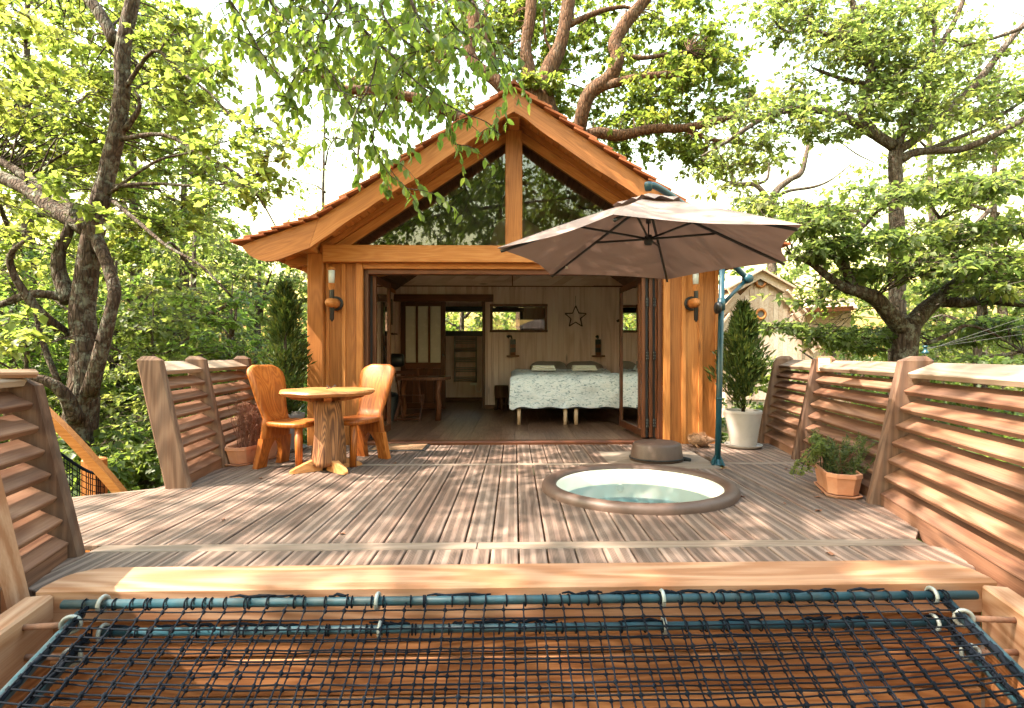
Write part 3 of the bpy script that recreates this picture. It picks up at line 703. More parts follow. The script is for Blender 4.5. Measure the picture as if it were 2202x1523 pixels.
m = MB(); q = W(1990, 757, 3.55); m.lathe([(0.0, -0.012), (0.02, -0.012), (0.022, 0.0), (0.012, 0.006), (0.01, 0.03), (0.016, 0.034), (0.014, 0.042), (0, 0.044)], 12, q); m.build('body', M['teal'], cl, smooth=True)
for k, (ex, ey) in enumerate(((2330, 640), (2330, 668), (2330, 700))):
    m = MB(); m.tube([q + Vector((0, 0, 0.01 + .008 * k)), W(ex, ey, 5.5)], 0.0011, 5); m.build('wire', M['potgrey'], cl)

# ================================================================== STAIR HANDRAIL, POST AND ITS NET (left, beyond the deck)
hr = empty('stair_handrail', W(222, 1010, 4.3), 'curved orange handrail of the stairs going down beside the deck', 'handrail')
path = smooth_path([W(20, 812, 4.0), W(60, 852, 4.02), W(140, 928, 4.08), W(205, 998, 4.14), W(265, 1068, 4.2), W(320, 1150, 4.26)], 5)
m = MB(); vs = []; fs = []
for i, p in enumerate(path):
    tdir = (path[min(i + 1, len(path) - 1)] - path[max(i - 1, 0)]).normalized(); sd = Vector((0, 1, 0)); nn = tdir.cross(sd).normalized()
    for a, b in ((-.032, -.03), (-.032, .03), (.032, .03), (.032, -.03)): vs.append(p + nn * a + sd * b)
for i in range(len(path) - 1):
    for k in range(4): fs.append((i * 4 + k, i * 4 + (k + 1) % 4, (i + 1) * 4 + (k + 1) % 4, (i + 1) * 4 + k))
fs += [(3, 2, 1, 0), tuple(range(len(vs) - 4, len(vs)))]
m.add(vs, fs); m.build('rail', M['orangeX'], hr)
sp = W(203, 985, 4.3); board('post', hr, M['orangeX'], (sp.x, 4.3, -0.9), (sp.x, 4.3, sp.z), 0.14, 0.12, up=(0, 1, 0), bev=0.015)
# safety net under the handrail
sn = empty('stair_net', W(150, 1040, 4.22), 'black safety net with a sagging rope below the stair handrail', 'net')
top = smooth_path([W(70, 895, 3.98), W(100, 950, 4.05), W(150, 990, 4.14), W(190, 1014, 4.2), W(224, 1022, 4.23)], 4)
m = MB(); m.tube(top, 0.011, 6); m.build('rope', M['cord'], sn, smooth=True)
m = MB(); cols_ = [top[min(int(i / 16 * (len(top) - 1) + .5), len(top) - 1)] for i in range(17)]
tp = [top[0].lerp(top[-1], 0)]; fine = smooth_path(top, 2)
for i in range(26):
    p = fine[int(i / 25 * (len(fine) - 1))]; m.tube([p, p - Vector((0, 0, 0.62))], 0.003, 4, cap=False)
for j in range(1, 13):
    m.tube([p - Vector((0, 0, 0.048 * j)) for p in fine[::2]], 0.003, 4, cap=False)
m.build('net_mesh', M['cord'], sn)

# ================================================================== THE CABIN
YB = 5.5                       # plane of the barge boards
BACK = 9.71                    # rear wall of the room
cabin = empty('treehouse_cabin', (0, 7.8, 0), 'orange timber treehouse cabin with glazed gable and open folding doors', 'cabin')
XC = X(1105, FAC)
xl, xr_ = X(664, FAC), X(1545, FAC)
zl0, zl1 = Z(567, FAC), Z(531, FAC)         # lintel
# corner posts and cladding boards with battens
def vboard(name, px0, px1, z0, z1, y, th, mat='orangeX', par=cabin, up=(0, -1, 0), bev=0.004):
    x0, x1 = X(px0, FAC), X(px1, FAC)
    return board(name, par, M[mat], ((x0 + x1) / 2, y, z0), ((x0 + x1) / 2, y, z1), x1 - x0, th, up=up, bev=bev)
ZT = Z(548, FAC)
vboard('corner_post', 664, 698, -0.35, ZT, FAC + 0.03, 0.16, bev=0.01)
for a, b in ((698.5, 736), (736.5, 767)): vboard('wall_board', a, b, -0.12, zl0 - .001, FAC + 0.045, 0.03)
vboard('batten', 699, 706, -0.12, zl0 - .002, FAC + 0.02, 0.022)
vboard('batten', 734, 742, -0.12, zl0 - .002, FAC + 0.02, 0.022)
vboard('jamb_trim', 766, 780, -0.12, zl0 - .002, FAC + 0.015, 0.05)
for a, b in ((1441, 1472), (1472.5, 1508), (1508.5, 1545)): vboard('wall_board', a, b, -0.12, zl0 - .001, FAC + 0.045, 0.03)
vboard('jamb_trim', 1427, 1441, -0.12, zl0 - .002, FAC + 0.015, 0.05)
for a in (1467, 1503): vboard('batten', a, a + 9, -0.12, zl0 - .002, FAC + 0.02, 0.022)
vboard('batten', 1539, 1546, -0.12, zl0 - .002, FAC + 0.02, 0.022)
board('lintel', cabin, M['orangeX'], (X(698, FAC), FAC - 0.01, (zl0 + zl1) / 2), (X(1546, FAC), FAC - 0.01, (zl0 + zl1) / 2), zl1 - zl0, 0.13, up=(0, -1, 0), bev=0.006)
zh0 = Z(579, FAC)
board('head_trim', cabin, M['orangeX'], (X(780, FAC), FAC + 0.03, (zl0 + zh0) / 2), (X(1427, FAC), FAC + 0.03, (zl0 + zh0) / 2), zl0 - zh0, 0.06, up=(0, -1, 0))
# eave plate beside the lintel on the corner post
for s, px in ((-1, 664), (1, 1545)):
    x = X(px, FAC) + (0.05 if s < 0 else -0.05)
    board('wall_plate', cabin, M['orangeY' if 0 else 'orangeX'], (x, YB + 0.04, ZT + 0.06), (x, BACK + .1, ZT + 0.06), 0.14, 0.13)
# roof outline in the barge plane (left half, mirrored about the ridge)
def B(px, py): p = W(px, py, YB); return Vector((p.x, p.z))
apx = B(1105, 196).x
top_pts = [B(1105, 196), B(688, 472), B(541, 522)]
bot_pts = [B(1105, 243), B(667, 535)]
flare_bot = [B(667, 535), B(640, 545), B(612, 556), B(594, 562), B(574, 563), B(556, 559), B(541, 551), B(530, 540), B(524, 531)]
def both(pts): return pts, [Vector((2 * apx - p.x, p.y)) for p in pts]
def wavy(a, b, n, amp, seed):
    r = random.Random(seed); out = []
    for i in range(n + 1):
        t = i / n; p = a.lerp(b, t)
        out.append(Vector((p.x, p.y + amp * math.sin(t * 9 + seed) * (0 < i < n) + r.uniform(-.006, .006) * (0 < i < n))))
    return out
for s in (0, 1):
    T = both(top_pts)[s]; Bt = both(bot_pts)[s]; FB = both(flare_bot)[s]
    low = wavy(Bt[0], Bt[1], 18, 0.014, 1 + s)
    poly = [T[0], T[1]] + low[::-1]
    m = MB(); m.prism([(p.x, YB + .03, p.y) for p in poly], (0, -0.06, 0)); m.build('barge_board', M['orangeX'], cabin, xdir=(T[1].x - T[0].x, 0, T[1].y - T[0].y))
    poly = [T[1], T[2]] + FB[::-1]
    m = MB(); m.prism([(p.x + (-.003 if s == 0 else .003), YB + .03, p.y) for p in poly], (0, -0.06, 0)); m.build('barge_foot', M['orangeX'], cabin, xdir=(T[2].x - T[1].x, 0, T[2].y - T[1].y))
    # rafter feet under the eave further back
    for yb in (6.36, 6.86, 7.36, 7.86):
        k = Bt[1]; sgn = -1 if s == 0 else 1
        poly = [Vector((k.x - sgn * 0.25, k.y + .31)), Vector((k.x + sgn * .08, k.y + .24)), Vector((k.x + sgn * .60, k.y + 0.10)), Vector((k.x + sgn * 0.62, k.y + 0.02)), Vector((k.x + sgn * 0.55, k.y - .03)), Vector((k.x, k.y + .07)), Vector((k.x - sgn * .25, k.y + .12))]
        poly = [Vector((p.x, p.y - 0.03)) for p in poly]
        m = MB(); m.prism([(p.x, yb + .03, p.y) for p in poly], (0, -0.06, 0)); m.build('rafter_foot', M['orangeX'], cabin)
    # gable rafter on the facade plane, above the glass
    slope = (T[0].y - T[1].y) / abs(T[0].x - T[1].x)
    sgn = -1 if s == 0 else 1
    zr_top = lambda x: (T[0].y - 0.055) - slope * abs(x - apx)       # underside of the soffit boards
    gx = abs(X(690, FAC) - apx)
    def rl(off, x): return zr_top(x) - off
    e = apx + sgn * gx
    m = MB(); m.prism([(apx, FAC + .03, rl(.05, apx)), (e, FAC + .03, rl(.05, e)), (e, FAC + .03, rl(.118, e)), (apx, FAC + .03, rl(.118, apx))], (0, -0.07, 0)); m.build('gable_trim', M['orangeX'], cabin, xdir=(T[1].x - T[0].x, 0, T[1].y - T[0].y))
    m = MB(); m.prism([(apx, FAC + .06, rl(.121, apx)), (e, FAC + .06, rl(.121, e)), (e, FAC + .06, rl(.235, e)), (apx, FAC + .06, rl(.235, apx))], (0, -0.06, 0)); m.build('gable_rafter', M['orangeX'], cabin, xdir=(T[1].x - T[0].x, 0, T[1].y - T[0].y))
    m = MB(); m.prism([(apx, FAC + .02, rl(.0, apx)), (e, FAC + .02, rl(.0, e)), (e, FAC + .02, rl(.048, e)), (apx, FAC + .02, rl(.048, apx))], (0, -0.03, 0)); m.build('gable_fillet', M['orangeX'], cabin, xdir=(T[1].x - T[0].x, 0, T[1].y - T[0].y))
    # soffit boards between barge board and facade
    Ls = Vector((T[1].x - T[0].x, T[1].y - T[0].y)); nb_ = 26
    for k in range(nb_):
        t = (k + .5) / nb_ * 1.02; p = T[0].lerp(T[1], t); nrm = Vector((Ls.y, -Ls.x)).normalized(); nrm = nrm if nrm.y < 0 else -nrm
        q = p + nrm * 0.075
        board('soffit_board', cabin, M['orangeX'], (q.x, YB + .032, q.y), (q.x, FAC - .01, q.y), Ls.length / nb_ - .004, 0.02, up=(nrm.x, 0, nrm.y), bev=0.003)
    # flared soffit
    Lf = Vector((T[2].x - T[1].x, T[2].y - T[1].y)); 
    for k in range(8):
        t = (k + .5) / 8; p = T[1].lerp(T[2], t); nrm = Vector((Lf.y, -Lf.x)).normalized(); nrm = nrm if nrm.y < 0 else -nrm
        q = p + nrm * 0.03
        board('soffit_board', cabin, M['orangeX'], (q.x, YB + .032, q.y), (q.x, 11.3, q.y), Lf.length / 8 - .004, 0.02, up=(nrm.x, 0, nrm.y), bev=0.003)
    # roof deck and shingles
    m = MB(); m.prism([(T[0].x, YB + 0.035, T[0].y - .008), (T[1].x, YB + .035, T[1].y - .008), (T[1].x, YB + .035, T[1].y - .035), (T[0].x, YB + .035, T[0].y - .04)], (0, 6.2, 0)); m.build('roof_deck', M['slab'], cabin)
    m = MB(); m.prism([(T[1].x, YB + 0.035, T[1].y - .008), (T[2].x, YB + .035, T[2].y - .008), (T[2].x, YB + .035, T[2].y - .02), (T[1].x, YB + .035, T[1].y - .02)], (0, 6.2, 0)); m.build('roof_deck', M['slab'], cabin)
    rest = MB(); kk = 0
    for (A, C, nn) in ((T[0], T[1], 13), (T[1], Vector((T[2].x + sgn * .10, T[2].y - .03)), 6)):
        d = (C - A); Lc = d.length; d.normalize(); up = Vector((-d.y, d.x)); up = up if up.y > 0 else -up
        for i in range(nn):
            s0 = i / nn * Lc; s1 = s0 + Lc / nn * 1.42
            a = A + d * s0 + up * 0.010; b = A + d * s1 + up * 0.046
            for cidx in range(30):
                y0 = YB - 0.09 + cidx * 0.205 + (0.1 if (i + kk) % 2 and cidx else 0)
                th = 0.024; upv = (up.x, 0, up.y)
                if cidx < 1:
                    jj = random.uniform(-.012, .012)
                    board('roof_tile', cabin, M['tile'], (a.x, y0 + .1, a.y), (b.x + d.x * jj, y0 + .1, b.y + d.y * jj + random.uniform(-.003, .003)), 0.2 + random.uniform(-.02, .01), th, up=upv, bev=0.003)
                else:
                    xd = Vector((b.x - a.x, 0, b.y - a.y)).normalized(); zz = (Vector(upv) - xd * Vector(upv).dot(xd)).normalized(); yy = zz.cross(xd)
                    rest.box(((a.x + b.x) / 2, y0 + .1, (a.y + b.y) / 2), ((Vector((a.x, a.y)) - Vector((b.x, b.y))).length, 0.2, th), Matrix((xd, yy, zz)).transposed())
        kk += 1
    o = rest.build('roof_tiles', M['tile'], cabin); o['kind'] = 'stuff'
# ridge cap
m = MB(); m.prism([(apx - .09, YB - .1, T[0].y - .01), (apx, YB - .1, T[0].y + .075), (apx + .09, YB - .1, T[0].y - .01), (apx, YB - .1, T[0].y + .03)], (0, 6.3, 0)); m.build('ridge_cap', M['tile'], cabin)
# ridge beam under the overhang
board('ridge_beam', cabin, M['orangeX'], (apx, YB + .04, T[0].y - .19), (apx, FAC, T[0].y - .19), 0.12, 0.14)
# king post and gable panes
vboard('gable_post', 1087, 1123, zl1 + .001, T[0].y - 0.26, FAC - .035, 0.14, bev=0.006)
gl = []
for s, (pxa, sgn) in enumerate(((1090, -1), (1120, 1))):
    x0 = X(pxa, FAC); ztop = zr_top(x0) - .215; 
    xe = apx + sgn * ((zr_top(apx) - .215 - zl1 + .02) / slope)
    m = MB(); m.prism([(x0, FAC + .02, zl1 - .02), (x0, FAC + .02, ztop), (xe, FAC + .02, zl1 - .02)], (0, 0.008, 0)); o = m.build('gable_pane', M['glass'], cabin)
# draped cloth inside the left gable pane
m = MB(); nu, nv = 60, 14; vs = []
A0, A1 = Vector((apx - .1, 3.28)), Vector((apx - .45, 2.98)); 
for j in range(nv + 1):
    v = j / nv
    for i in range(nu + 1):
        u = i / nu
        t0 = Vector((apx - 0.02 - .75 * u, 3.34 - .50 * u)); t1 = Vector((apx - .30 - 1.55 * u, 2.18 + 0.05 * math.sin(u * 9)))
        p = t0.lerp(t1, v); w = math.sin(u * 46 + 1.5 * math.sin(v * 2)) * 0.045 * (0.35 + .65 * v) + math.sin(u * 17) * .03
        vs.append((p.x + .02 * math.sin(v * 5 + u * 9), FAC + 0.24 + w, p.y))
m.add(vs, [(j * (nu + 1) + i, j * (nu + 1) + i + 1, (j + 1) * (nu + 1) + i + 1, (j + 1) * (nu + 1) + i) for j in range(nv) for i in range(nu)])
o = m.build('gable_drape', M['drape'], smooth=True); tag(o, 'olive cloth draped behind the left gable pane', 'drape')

# ---- room shell
FL = 0.02
board('door_sill', cabin, M['frameX'], (X(782, FAC), FAC + .02, 0.0), (X(1426, FAC), FAC + .02, 0.0), 0.15, 0.075, bev=0.012)
for px in (781, 1426):
    board('door_jamb', cabin, M['frameX'], (X(px, FAC) + (.022 if px < 1000 else -.022), FAC + .085, 0.0), (X(px, FAC) + (.022 if px < 1000 else -.022), FAC + .085, zh0), 0.05, 0.10, up=(0, -1, 0))
board('door_head', cabin, M['frameX'], (X(782, FAC), FAC + .085, zh0 - .028), (X(1426, FAC), FAC + .085, zh0 - .028), 0.055, 0.1, up=(0, -1, 0))
floor_o = MB(); floor_o.box((0, (FAC + 11.6) / 2, -0.14), (4.5, 11.6 - FAC, 0.2)); floor_o = floor_o.build('floor', M['slab'], cabin)
wdt = 0.188; r = random.Random(5)
for i in range(24):
    x = -2.18 + (i + .5) * (4.36 / 24.0); y = FAC + .1; first = True
    while y < 9.9:
        L = (r.uniform(.4, 1.3) if first else 1.35); e = min(y + L, 9.95); first = False
        board('floor_board', floor_o, M['floor'], (x, y + .001, FL - .012), (x, e - .001, FL - .012), 4.36 / 24 - .0025, 0.024, bev=0.0015); y = e
# side walls
for s in (-1, 1):
    SW = (FAC + .2 + .172 * 1, FAC + .2 + .172 * 13, .6, 2.0) if s > 0 else (7.0, 7.0, 1.0, 1.0)      # added window, unseen, lets more daylight into the room
    m = MB(); y0_, y1_ = FAC + .1, 11.4
    for ya, yb_, za, zb_ in ((y0_, SW[0], -.2, 2.3), (SW[1], y1_, -.2, 2.3), (SW[0], SW[1], -.2, SW[2]), (SW[0], SW[1], SW[3], 2.3)):
        m.box((s * 2.30, (ya + yb_) / 2, (za + zb_) / 2), (0.12, yb_ - ya, zb_ - za))
    m.build('outer_wall', M['orangeZ'], cabin)
    for i in range(22):
        y = FAC + .2 + (i + .5) * .172
        for za, zb_ in (((.02, SW[2]), (SW[3], 2.33)) if s > 0 and 1 <= i < 13 else ((.02, 2.33),)):
            board('wall_plank', cabin, M['whiteX'], (s * 2.215, y, za), (s * 2.215, y, zb_), .169, 0.02, up=(-s, 0, 0), bev=0.003)
    if s < 0: continue
    sw = empty('added_light_window', (s * 2.28, (SW[0] + SW[1]) / 2, SW[2]), parent=cabin)
    for z in (SW[2] - .01, SW[3] + .01): board('frame', sw, M['frameX'], (s * 2.27, SW[0] - .04, z), (s * 2.27, SW[1] + .04, z), .2, .05)
    for y in (SW[0] - .01, SW[1] + .01): board('frame', sw, M['frameX'], (s * 2.27, y, SW[2] + .016), (s * 2.27, y, SW[3] - .016), .05, .19, up=(1, 0, 0))
    m = MB(); m.box((s * 2.30, (SW[0] + SW[1]) / 2, (SW[2] + SW[3]) / 2), (.006, SW[1] - SW[0], SW[3] - SW[2])); m.build('pane', M['doorglass'], sw)
# rear wall of planks with doorway and window
zs = Z(616, BACK)
DO = (X(957, BACK), X(1038, BACK), -0.1, Z(650, BACK))
WI = (X(1057, BACK), X(1174, BACK), Z(712, BACK), Z(657, BACK))
rw = empty('rear_wall', (0, BACK, 0), parent=cabin)
edges = sorted(set([round(-2.2 + i * .1, 3) for i in range(45)] + [DO[0], DO[1], WI[0], WI[1]]))
ed = [edges[0]]
for e in edges[1:]:
    if e - ed[-1] < .03 and e not in (DO[0], DO[1], WI[0], WI[1]): continue
    if e - ed[-1] < .03: ed[-1] = e
    else: ed.append(e)
for a, b in zip(ed, ed[1:]):
    xm = (a + b) / 2; segs = [(0.02, zs)]
    if DO[0] < xm < DO[1]: segs = [(DO[3], zs)]
    if WI[0] < xm < WI[1]: segs = [(.02, WI[2]), (WI[3], zs)]
    for z0, z1 in segs:
        board('wall_plank', rw, M['whiteX'], (xm, BACK + .012, z0), (xm, BACK + .012, z1), b - a - .003, 0.022, up=(0, -1, 0), bev=0.003)
m = MB(); z2 = 3.6
for x0, x1, z0, z1 in ((-2.24, DO[0], -.1, z2), (DO[1], WI[0], -.1, z2), (WI[1], 2.24, -.1, z2), (DO[0], DO[1], DO[3], z2), (WI[0], WI[1], -.1, WI[2]), (WI[0], WI[1], WI[3], z2)):
    m.box(((x0 + x1) / 2, BACK + .055, (z0 + z1) / 2), (x1 - x0, .06, z1 - z0))
m.build('wall_core', M['whiteZ'], rw)
board('seam_strip', rw, M['frameX'], (-2.2, BACK - .006, zs), (2.2, BACK - .006, zs), 0.018, 0.014, up=(0, -1, 0))
board('seam_strip', rw, M['frameX'], (X(1102, BACK), BACK - .006, zs + .01), (X(1102, BACK), BACK - .006, zs + 1.0), 0.018, 0.014, up=(0, -1, 0))
for i in range(26):
    sgn = 1; w_ = .2; x0 = -2.75 + i * w_; H_ = .62
    m = MB(); sh = .95
    m.prism([(x0, BACK + .02, zs + .01), (x0 + w_ - .004, BACK + .02, zs + .01), (x0 + w_ - .004 + sh, BACK + .02, zs + H_), (x0 + sh, BACK + .02, zs + H_)], (0, -.02, 0))
    if x0 > -2.7 and x0 + sh < 2.4: m.build('gable_plank', M['whiteX'], rw)
for px0, px1 in ((1042, 1110), (1110, 1500)):
    board('skirting', rw, M['frameX'], (X(px0, BACK) + .001, BACK - .012, .055), (X(px1, BACK), BACK - .012, .055), .075, .018, up=(0, -1, 0))
# roof boarding seen from inside
for s in (-1, 1):
    for k in range(14):
        t0 = (k + .5) / 14; x = apx + s * (0.05 + t0 * 2.2); z = zr_top(x) - .03
        board('ceiling_board', cabin, M['ceil'], (x, FAC + .1, z), (x, BACK + .05, z), 2.2 / 14 * 1.19 - .004, .018, up=(s * slope, 0, 1), bev=.003)
    m = MB(); m.prism([(apx + s * 2.12, FAC + 1.2, zr_top(apx + s * 2.12) - .06), (apx, FAC + 1.2, zr_top(apx) - .06), (apx, FAC + 1.2, zr_top(apx) - .2), (apx + s * 2.12, FAC + 1.2, zr_top(apx + s * 2.12) - .2)], (0, .08, 0)); m.build('rafter', M['frameX'], cabin)
# bathroom behind the rear wall
BB = 11.42
bw = (X(944, BB), X(1118, BB), Z(712, BB), Z(671, BB))
ba = empty('bathroom', (0, 10.6, 0), parent=cabin)
m = MB()
for x0, x1, z0, z1 in ((-2.24, bw[0], -.1, 2.2), (bw[1], 2.24, -.1, 2.2), (bw[0], bw[1], -.1, bw[2]), (bw[0], bw[1], bw[3], 2.2)):
    m.box(((x0 + x1) / 2, BB + .05, (z0 + z1) / 2), (x1 - x0, .1, z1 - z0))
m.build('wall_core', M['whiteZ'], ba)
m = MB(); m.box((0, 10.6, 2.26), (4.5, 1.75, .08)); m.build('ceiling', M['frameX'], ba)
m = MB(); m.box((0, 10.6, -.005), (4.4, 1.65, .03)); m.build('floor_panel', M['floor'], ba)
m = MB(); m.box((X(1120, 10.6) + .5, 10.6, 1.1), (.05, 1.6, 2.2)); m.build('partition', M['whiteZ'], ba)
zb = (bw[2] + bw[3]) / 2
for z in (bw[2] - .055, bw[3] + .055): board('window_frame', ba, M['black'], (bw[0] - .08, BB - .02, z), (bw[1] + .08, BB - .02, z), .11, .05, up=(0, -1, 0))
board('window_frame', ba, M['black'], (bw[1] + .03, BB - .02, bw[2] - .1), (bw[1] + .03, BB - .02, bw[3] + .1), .07, .045, up=(0, -1, 0))
m = MB(); m.box(((bw[0] + bw[1]) / 2, BB + .03, zb), (bw[1] - bw[0], .006, bw[3] - bw[2])); m.build('pane', M['doorglass'], ba)
board('skirting', ba, M['frameX'], (-2.2, BB - .014, .05), (.3, BB - .014, .05), .09, .02, up=(0, -1, 0))
# inner window frame
fw = .045
for a, b in (((WI[0], WI[3]), (WI[1], WI[3])), ((WI[0], WI[2]), (WI[1], WI[2]))):
    board('window_frame', rw, M['frameX'], (a[0] - .03, BACK - .005, a[1]), (b[0] + .03, BACK - .005, b[1]), fw, .05, up=(0, -1, 0))
for x in (WI[0], WI[1]): board('window_frame', rw, M['frameX'], (x, BACK - .007, WI[2] + .024), (x, BACK - .007, WI[3] - .024), fw, .048, up=(0, -1, 0))
m = MB(); m.box(((WI[0] + WI[1]) / 2, BACK + .03, (WI[2] + WI[3]) / 2), (WI[1] - WI[0], .006, WI[3] - WI[2])); m.build('pane', M['glass'], rw)
# doorway lining
board('door_lining', rw, M['frameX'], (DO[1] + .02, BACK - .01, .02), (DO[1] + .02, BACK - .01, DO[3]), .05, .09, up=(0, -1, 0))
board('door_lining', rw, M['frameX'], (DO[0] - .02, BACK + .03, .02), (DO[0] - .02, BACK + .03, DO[3]), .04, .06, up=(0, -1, 0))
# sliding door with its track box
sd = empty('sliding_door', (X(910, 9.6), 9.6, .03), parent=cabin); yD = BACK - .075
dx0, dx1, dz0, dz1 = X(862, yD), X(958, yD), .035, Z(650, yD)
def sdb(name, px0, px1, py0, py1, mat='frameX', th=.045, yy=yD, vert=True):
    x0, x1, z0, z1 = X(px0, yy), X(px1, yy), Z(py1, yy), Z(py0, yy)
    if vert: return board(name, sd, M[mat], ((x0 + x1) / 2, yy, z0), ((x0 + x1) / 2, yy, z1), x1 - x0, th, up=(0, -1, 0), bev=.003)
    return board(name, sd, M[mat], (x0, yy, (z0 + z1) / 2), (x1, yy, (z0 + z1) / 2), z1 - z0, th, up=(0, -1, 0), bev=.003)
sdb('stile', 862, 872, 650, 878); sdb('stile', 948, 958, 650, 878)
sdb('rail', 872.2, 947.8, 650, 659, vert=False); sdb('rail', 872.2, 947.8, 780, 792, vert=False); sdb('rail', 872.2, 947.8, 866, 878, vert=False)
for a, b in ((894.5, 899), (921, 925.5)): sdb('mullion', a, b, 659.3, 779.7)
for a, b in ((872.3, 894.3), (899.2, 920.8), (925.7, 947.7)): sdb('pane', a, b, 659.3, 779.7, 'frost', .012)
for k in range(5): sdb('panel_board', 872.4 + k * 15.08, 872.4 + k * 15.08 + 14.8, 792.3, 865.7, 'frameX', .025)
m = MB(); p = W(952.5, 764, yD - .024); m.lathe([(0, .012), (.018, .01), (.02, 0), (.02, -.004)], 14, p, axis='Y'); m.build('finger_pull', M['galv'], sd, smooth=True)
for k in range(3):
    z = Z(636 + k * 5.2, BACK - .1); board('track_board', sd, M['frameX'], (X(847, BACK - .1), BACK - .08 - .012 * k, z), (X(1061, BACK - .1), BACK - .08 - .012 * k, z), .046, .05, up=(0, -1, 0), bev=.003)
# folding glass doors
zd0, zd1 = 0.05, zh0 - .06
def leaf(pa, pb, label_par=cabin, name='door_leaf', glass=True, sw=.055, th=.045):
    a, b = Vector((*pa, 0)), Vector((*pb, 0)); d = (b - a).normalized(); nrm = Vector((d.y, -d.x, 0))
    t = empty(name, (a + b) / 2, parent=label_par)
    for p in (a + d * sw / 2, b - d * sw / 2): board('stile', t, M['frameX'], p + Vector((0, 0, zd0)), p + Vector((0, 0, zd1)), sw, th, up=nrm, bev=.004)
    for z, hh in ((zd0 + .045, .09), (zd1 - .035, .07)): board('rail', t, M['frameX'], a + d * (sw + .0005) + Vector((0, 0, z)), b - d * (sw + .0005) + Vector((0, 0, z)), hh, th - .002, up=nrm, bev=.004)
    m = MB(); c = (a + b) / 2; rot = Matrix((d, nrm, Vector((0, 0, 1)))).transposed()
    m.box((c.x, c.y, (zd0 + zd1) / 2), ((b - a).length - 2 * sw, .006, zd1 - zd0 - .155), rot); m.build('glass', M['doorglass'], t)
    return t
lf1 = leaf((X(1378, 6.22), 6.22), (X(1335, 7.1), 7.1))
stack_px = (1384, 1399.5, 1413)
for i, px in enumerate(stack_px):
    x = X(px, 6.06); t = leaf((x, 6.06), (x + .015 * (i - 1), 6.9), th=.042)
    for z in (.22, 1.0, 1.62):
        pl = MB(); pl.box((x + .038, 6.052, z), (.03, .012, .1)); h = pl.build('hinge', M['rubber'], t)
        sc = MB()
        for dz in (-.035, 0, .035):
            for ddx in (-.009, .009): sc.box((x + .038 + ddx, 6.044, z + dz), (.006, .006, .006))
        sc.build('screws', M['galv'], h)
    m = MB(); m.box((x + .036, 6.12, (zd0 + zd1) / 2), (.026, .1, zd1 - zd0)); m.build('gasket', M['rubber'], t)
lf2 = leaf((X(805, 6.1), 6.08), (X(805, 6.1) + .02, 6.74))
for i, px in enumerate((789,)):
    x = X(px, 6.06); t = leaf((x, 6.06), (x, 6.7), th=.04)
    m = MB(); m.box((x + .045, 6.12, (zd0 + zd1) / 2), (.03, .1, zd1 - zd0)); m.build('gasket', M['rubber'], t)

# ================================================================== NEIGHBOUR CABIN (right, beyond the conifer)
NY = 19.5
nbc = empty('neighbour_cabin', W(1640, 765, NY) * 1.0, 'pale sunlit plank cabin with round windows among the trees', 'cabin')
def NP(px, py, y=NY): return W(px, py, y)
outline = [(1560, 900), (1560, 668), (1588, 640), (1636, 590), (1684, 640), (1712, 690), (1760, 760), (1760, 900)]
m = MB(); m.prism([NP(*p) for p in outline], (0, 3.5, 0)); m.build('wall_core', M['pink'], nbc)
for i in range(16):
    px = 1566 + i * 10.2; 
    topy = 590 + abs(px - 1636) * 1.25 + 9
    a, b = NP(px, 860, NY - .03), NP(px, topy, NY - .03)
    board('wall_board', nbc, M['pink'], a, b, .172, .03, up=(0, -1, 0))
for (x0, y0), (x1, y1), nm in (((1634, 583), (1706, 623), 'u'), ((1688, 628), (1730, 677), 'm'), ((1704, 678), (1760, 752), 'l')):
    a, b = NP(x0, y0, NY - .18), NP(x1, y1, NY - .18); d = (b - a).normalized(); nz = Vector((-d.z, 0, d.x)); nz = nz if nz.z > 0 else -nz
    board('barge_board', nbc, M['pink'], a - nz * .12, b - nz * .12, .26, .06, up=(0, -1, 0))
    board('roof', nbc, M['pink'], a + Vector((0, 1.6, .05)), b + Vector((0, 1.6, .05)), 3.6, .07, up=nz)
    a2, b2 = Vector((2 * NP(1635, 583, NY - .18).x - a.x, a.y, a.z)), Vector((2 * NP(1635, 583, NY - .18).x - b.x, b.y, b.z))
    nz2 = Vector((-nz.x, 0, nz.z)); board('barge_board', nbc, M['pink'], a2 - nz2 * .12, b2 - nz2 * .12, .26, .06, up=(0, -1, 0))
    board('roof', nbc, M['pink'], a2 + Vector((0, 1.6, .05)), b2 + Vector((0, 1.6, .05)), 3.6, .07, up=nz2)
for py in (607, 676):
    c_ = NP(1635, py, NY - .06); wn = empty('round_window', c_, parent=nbc)
    m = MB(); m.lathe([(.125, .0), (.22, .0), (.225, .05), (.2, .09), (.14, .09), (.125, .05)], 24, c_, axis='Y', closed=True); m.build('frame', M['orangeZ'], wn, smooth=True)
    m = MB(); m.lathe([(0.0, .02), (.13, .02), (.13, .0)], 20, c_, axis='Y'); m.build('pane', M['potgrey'], wn)
a, b = NP(1690, 640, 24), NP(1830, 660, 24)
m = MB(); m.prism([NP(1688, 632, 23), NP(1835, 642, 23), NP(1845, 663, 22), NP(1720, 667, 22)], (0, .15, -.06)); m.build('wing_roof', M['pink'], nbc)
board('fascia', nbc, M['frameX'], NP(1722, 668, 21.9), NP(1835, 663, 21.9), .2, .05, up=(0, -1, 0))
m = MB(); m.prism([NP(1730, 670, 22.6), NP(1830, 666, 22.6), NP(1830, 900, 22.6), NP(1730, 900, 22.6)], (0, 2, 0)); m.build('wing_wall', M['pink'], nbc)

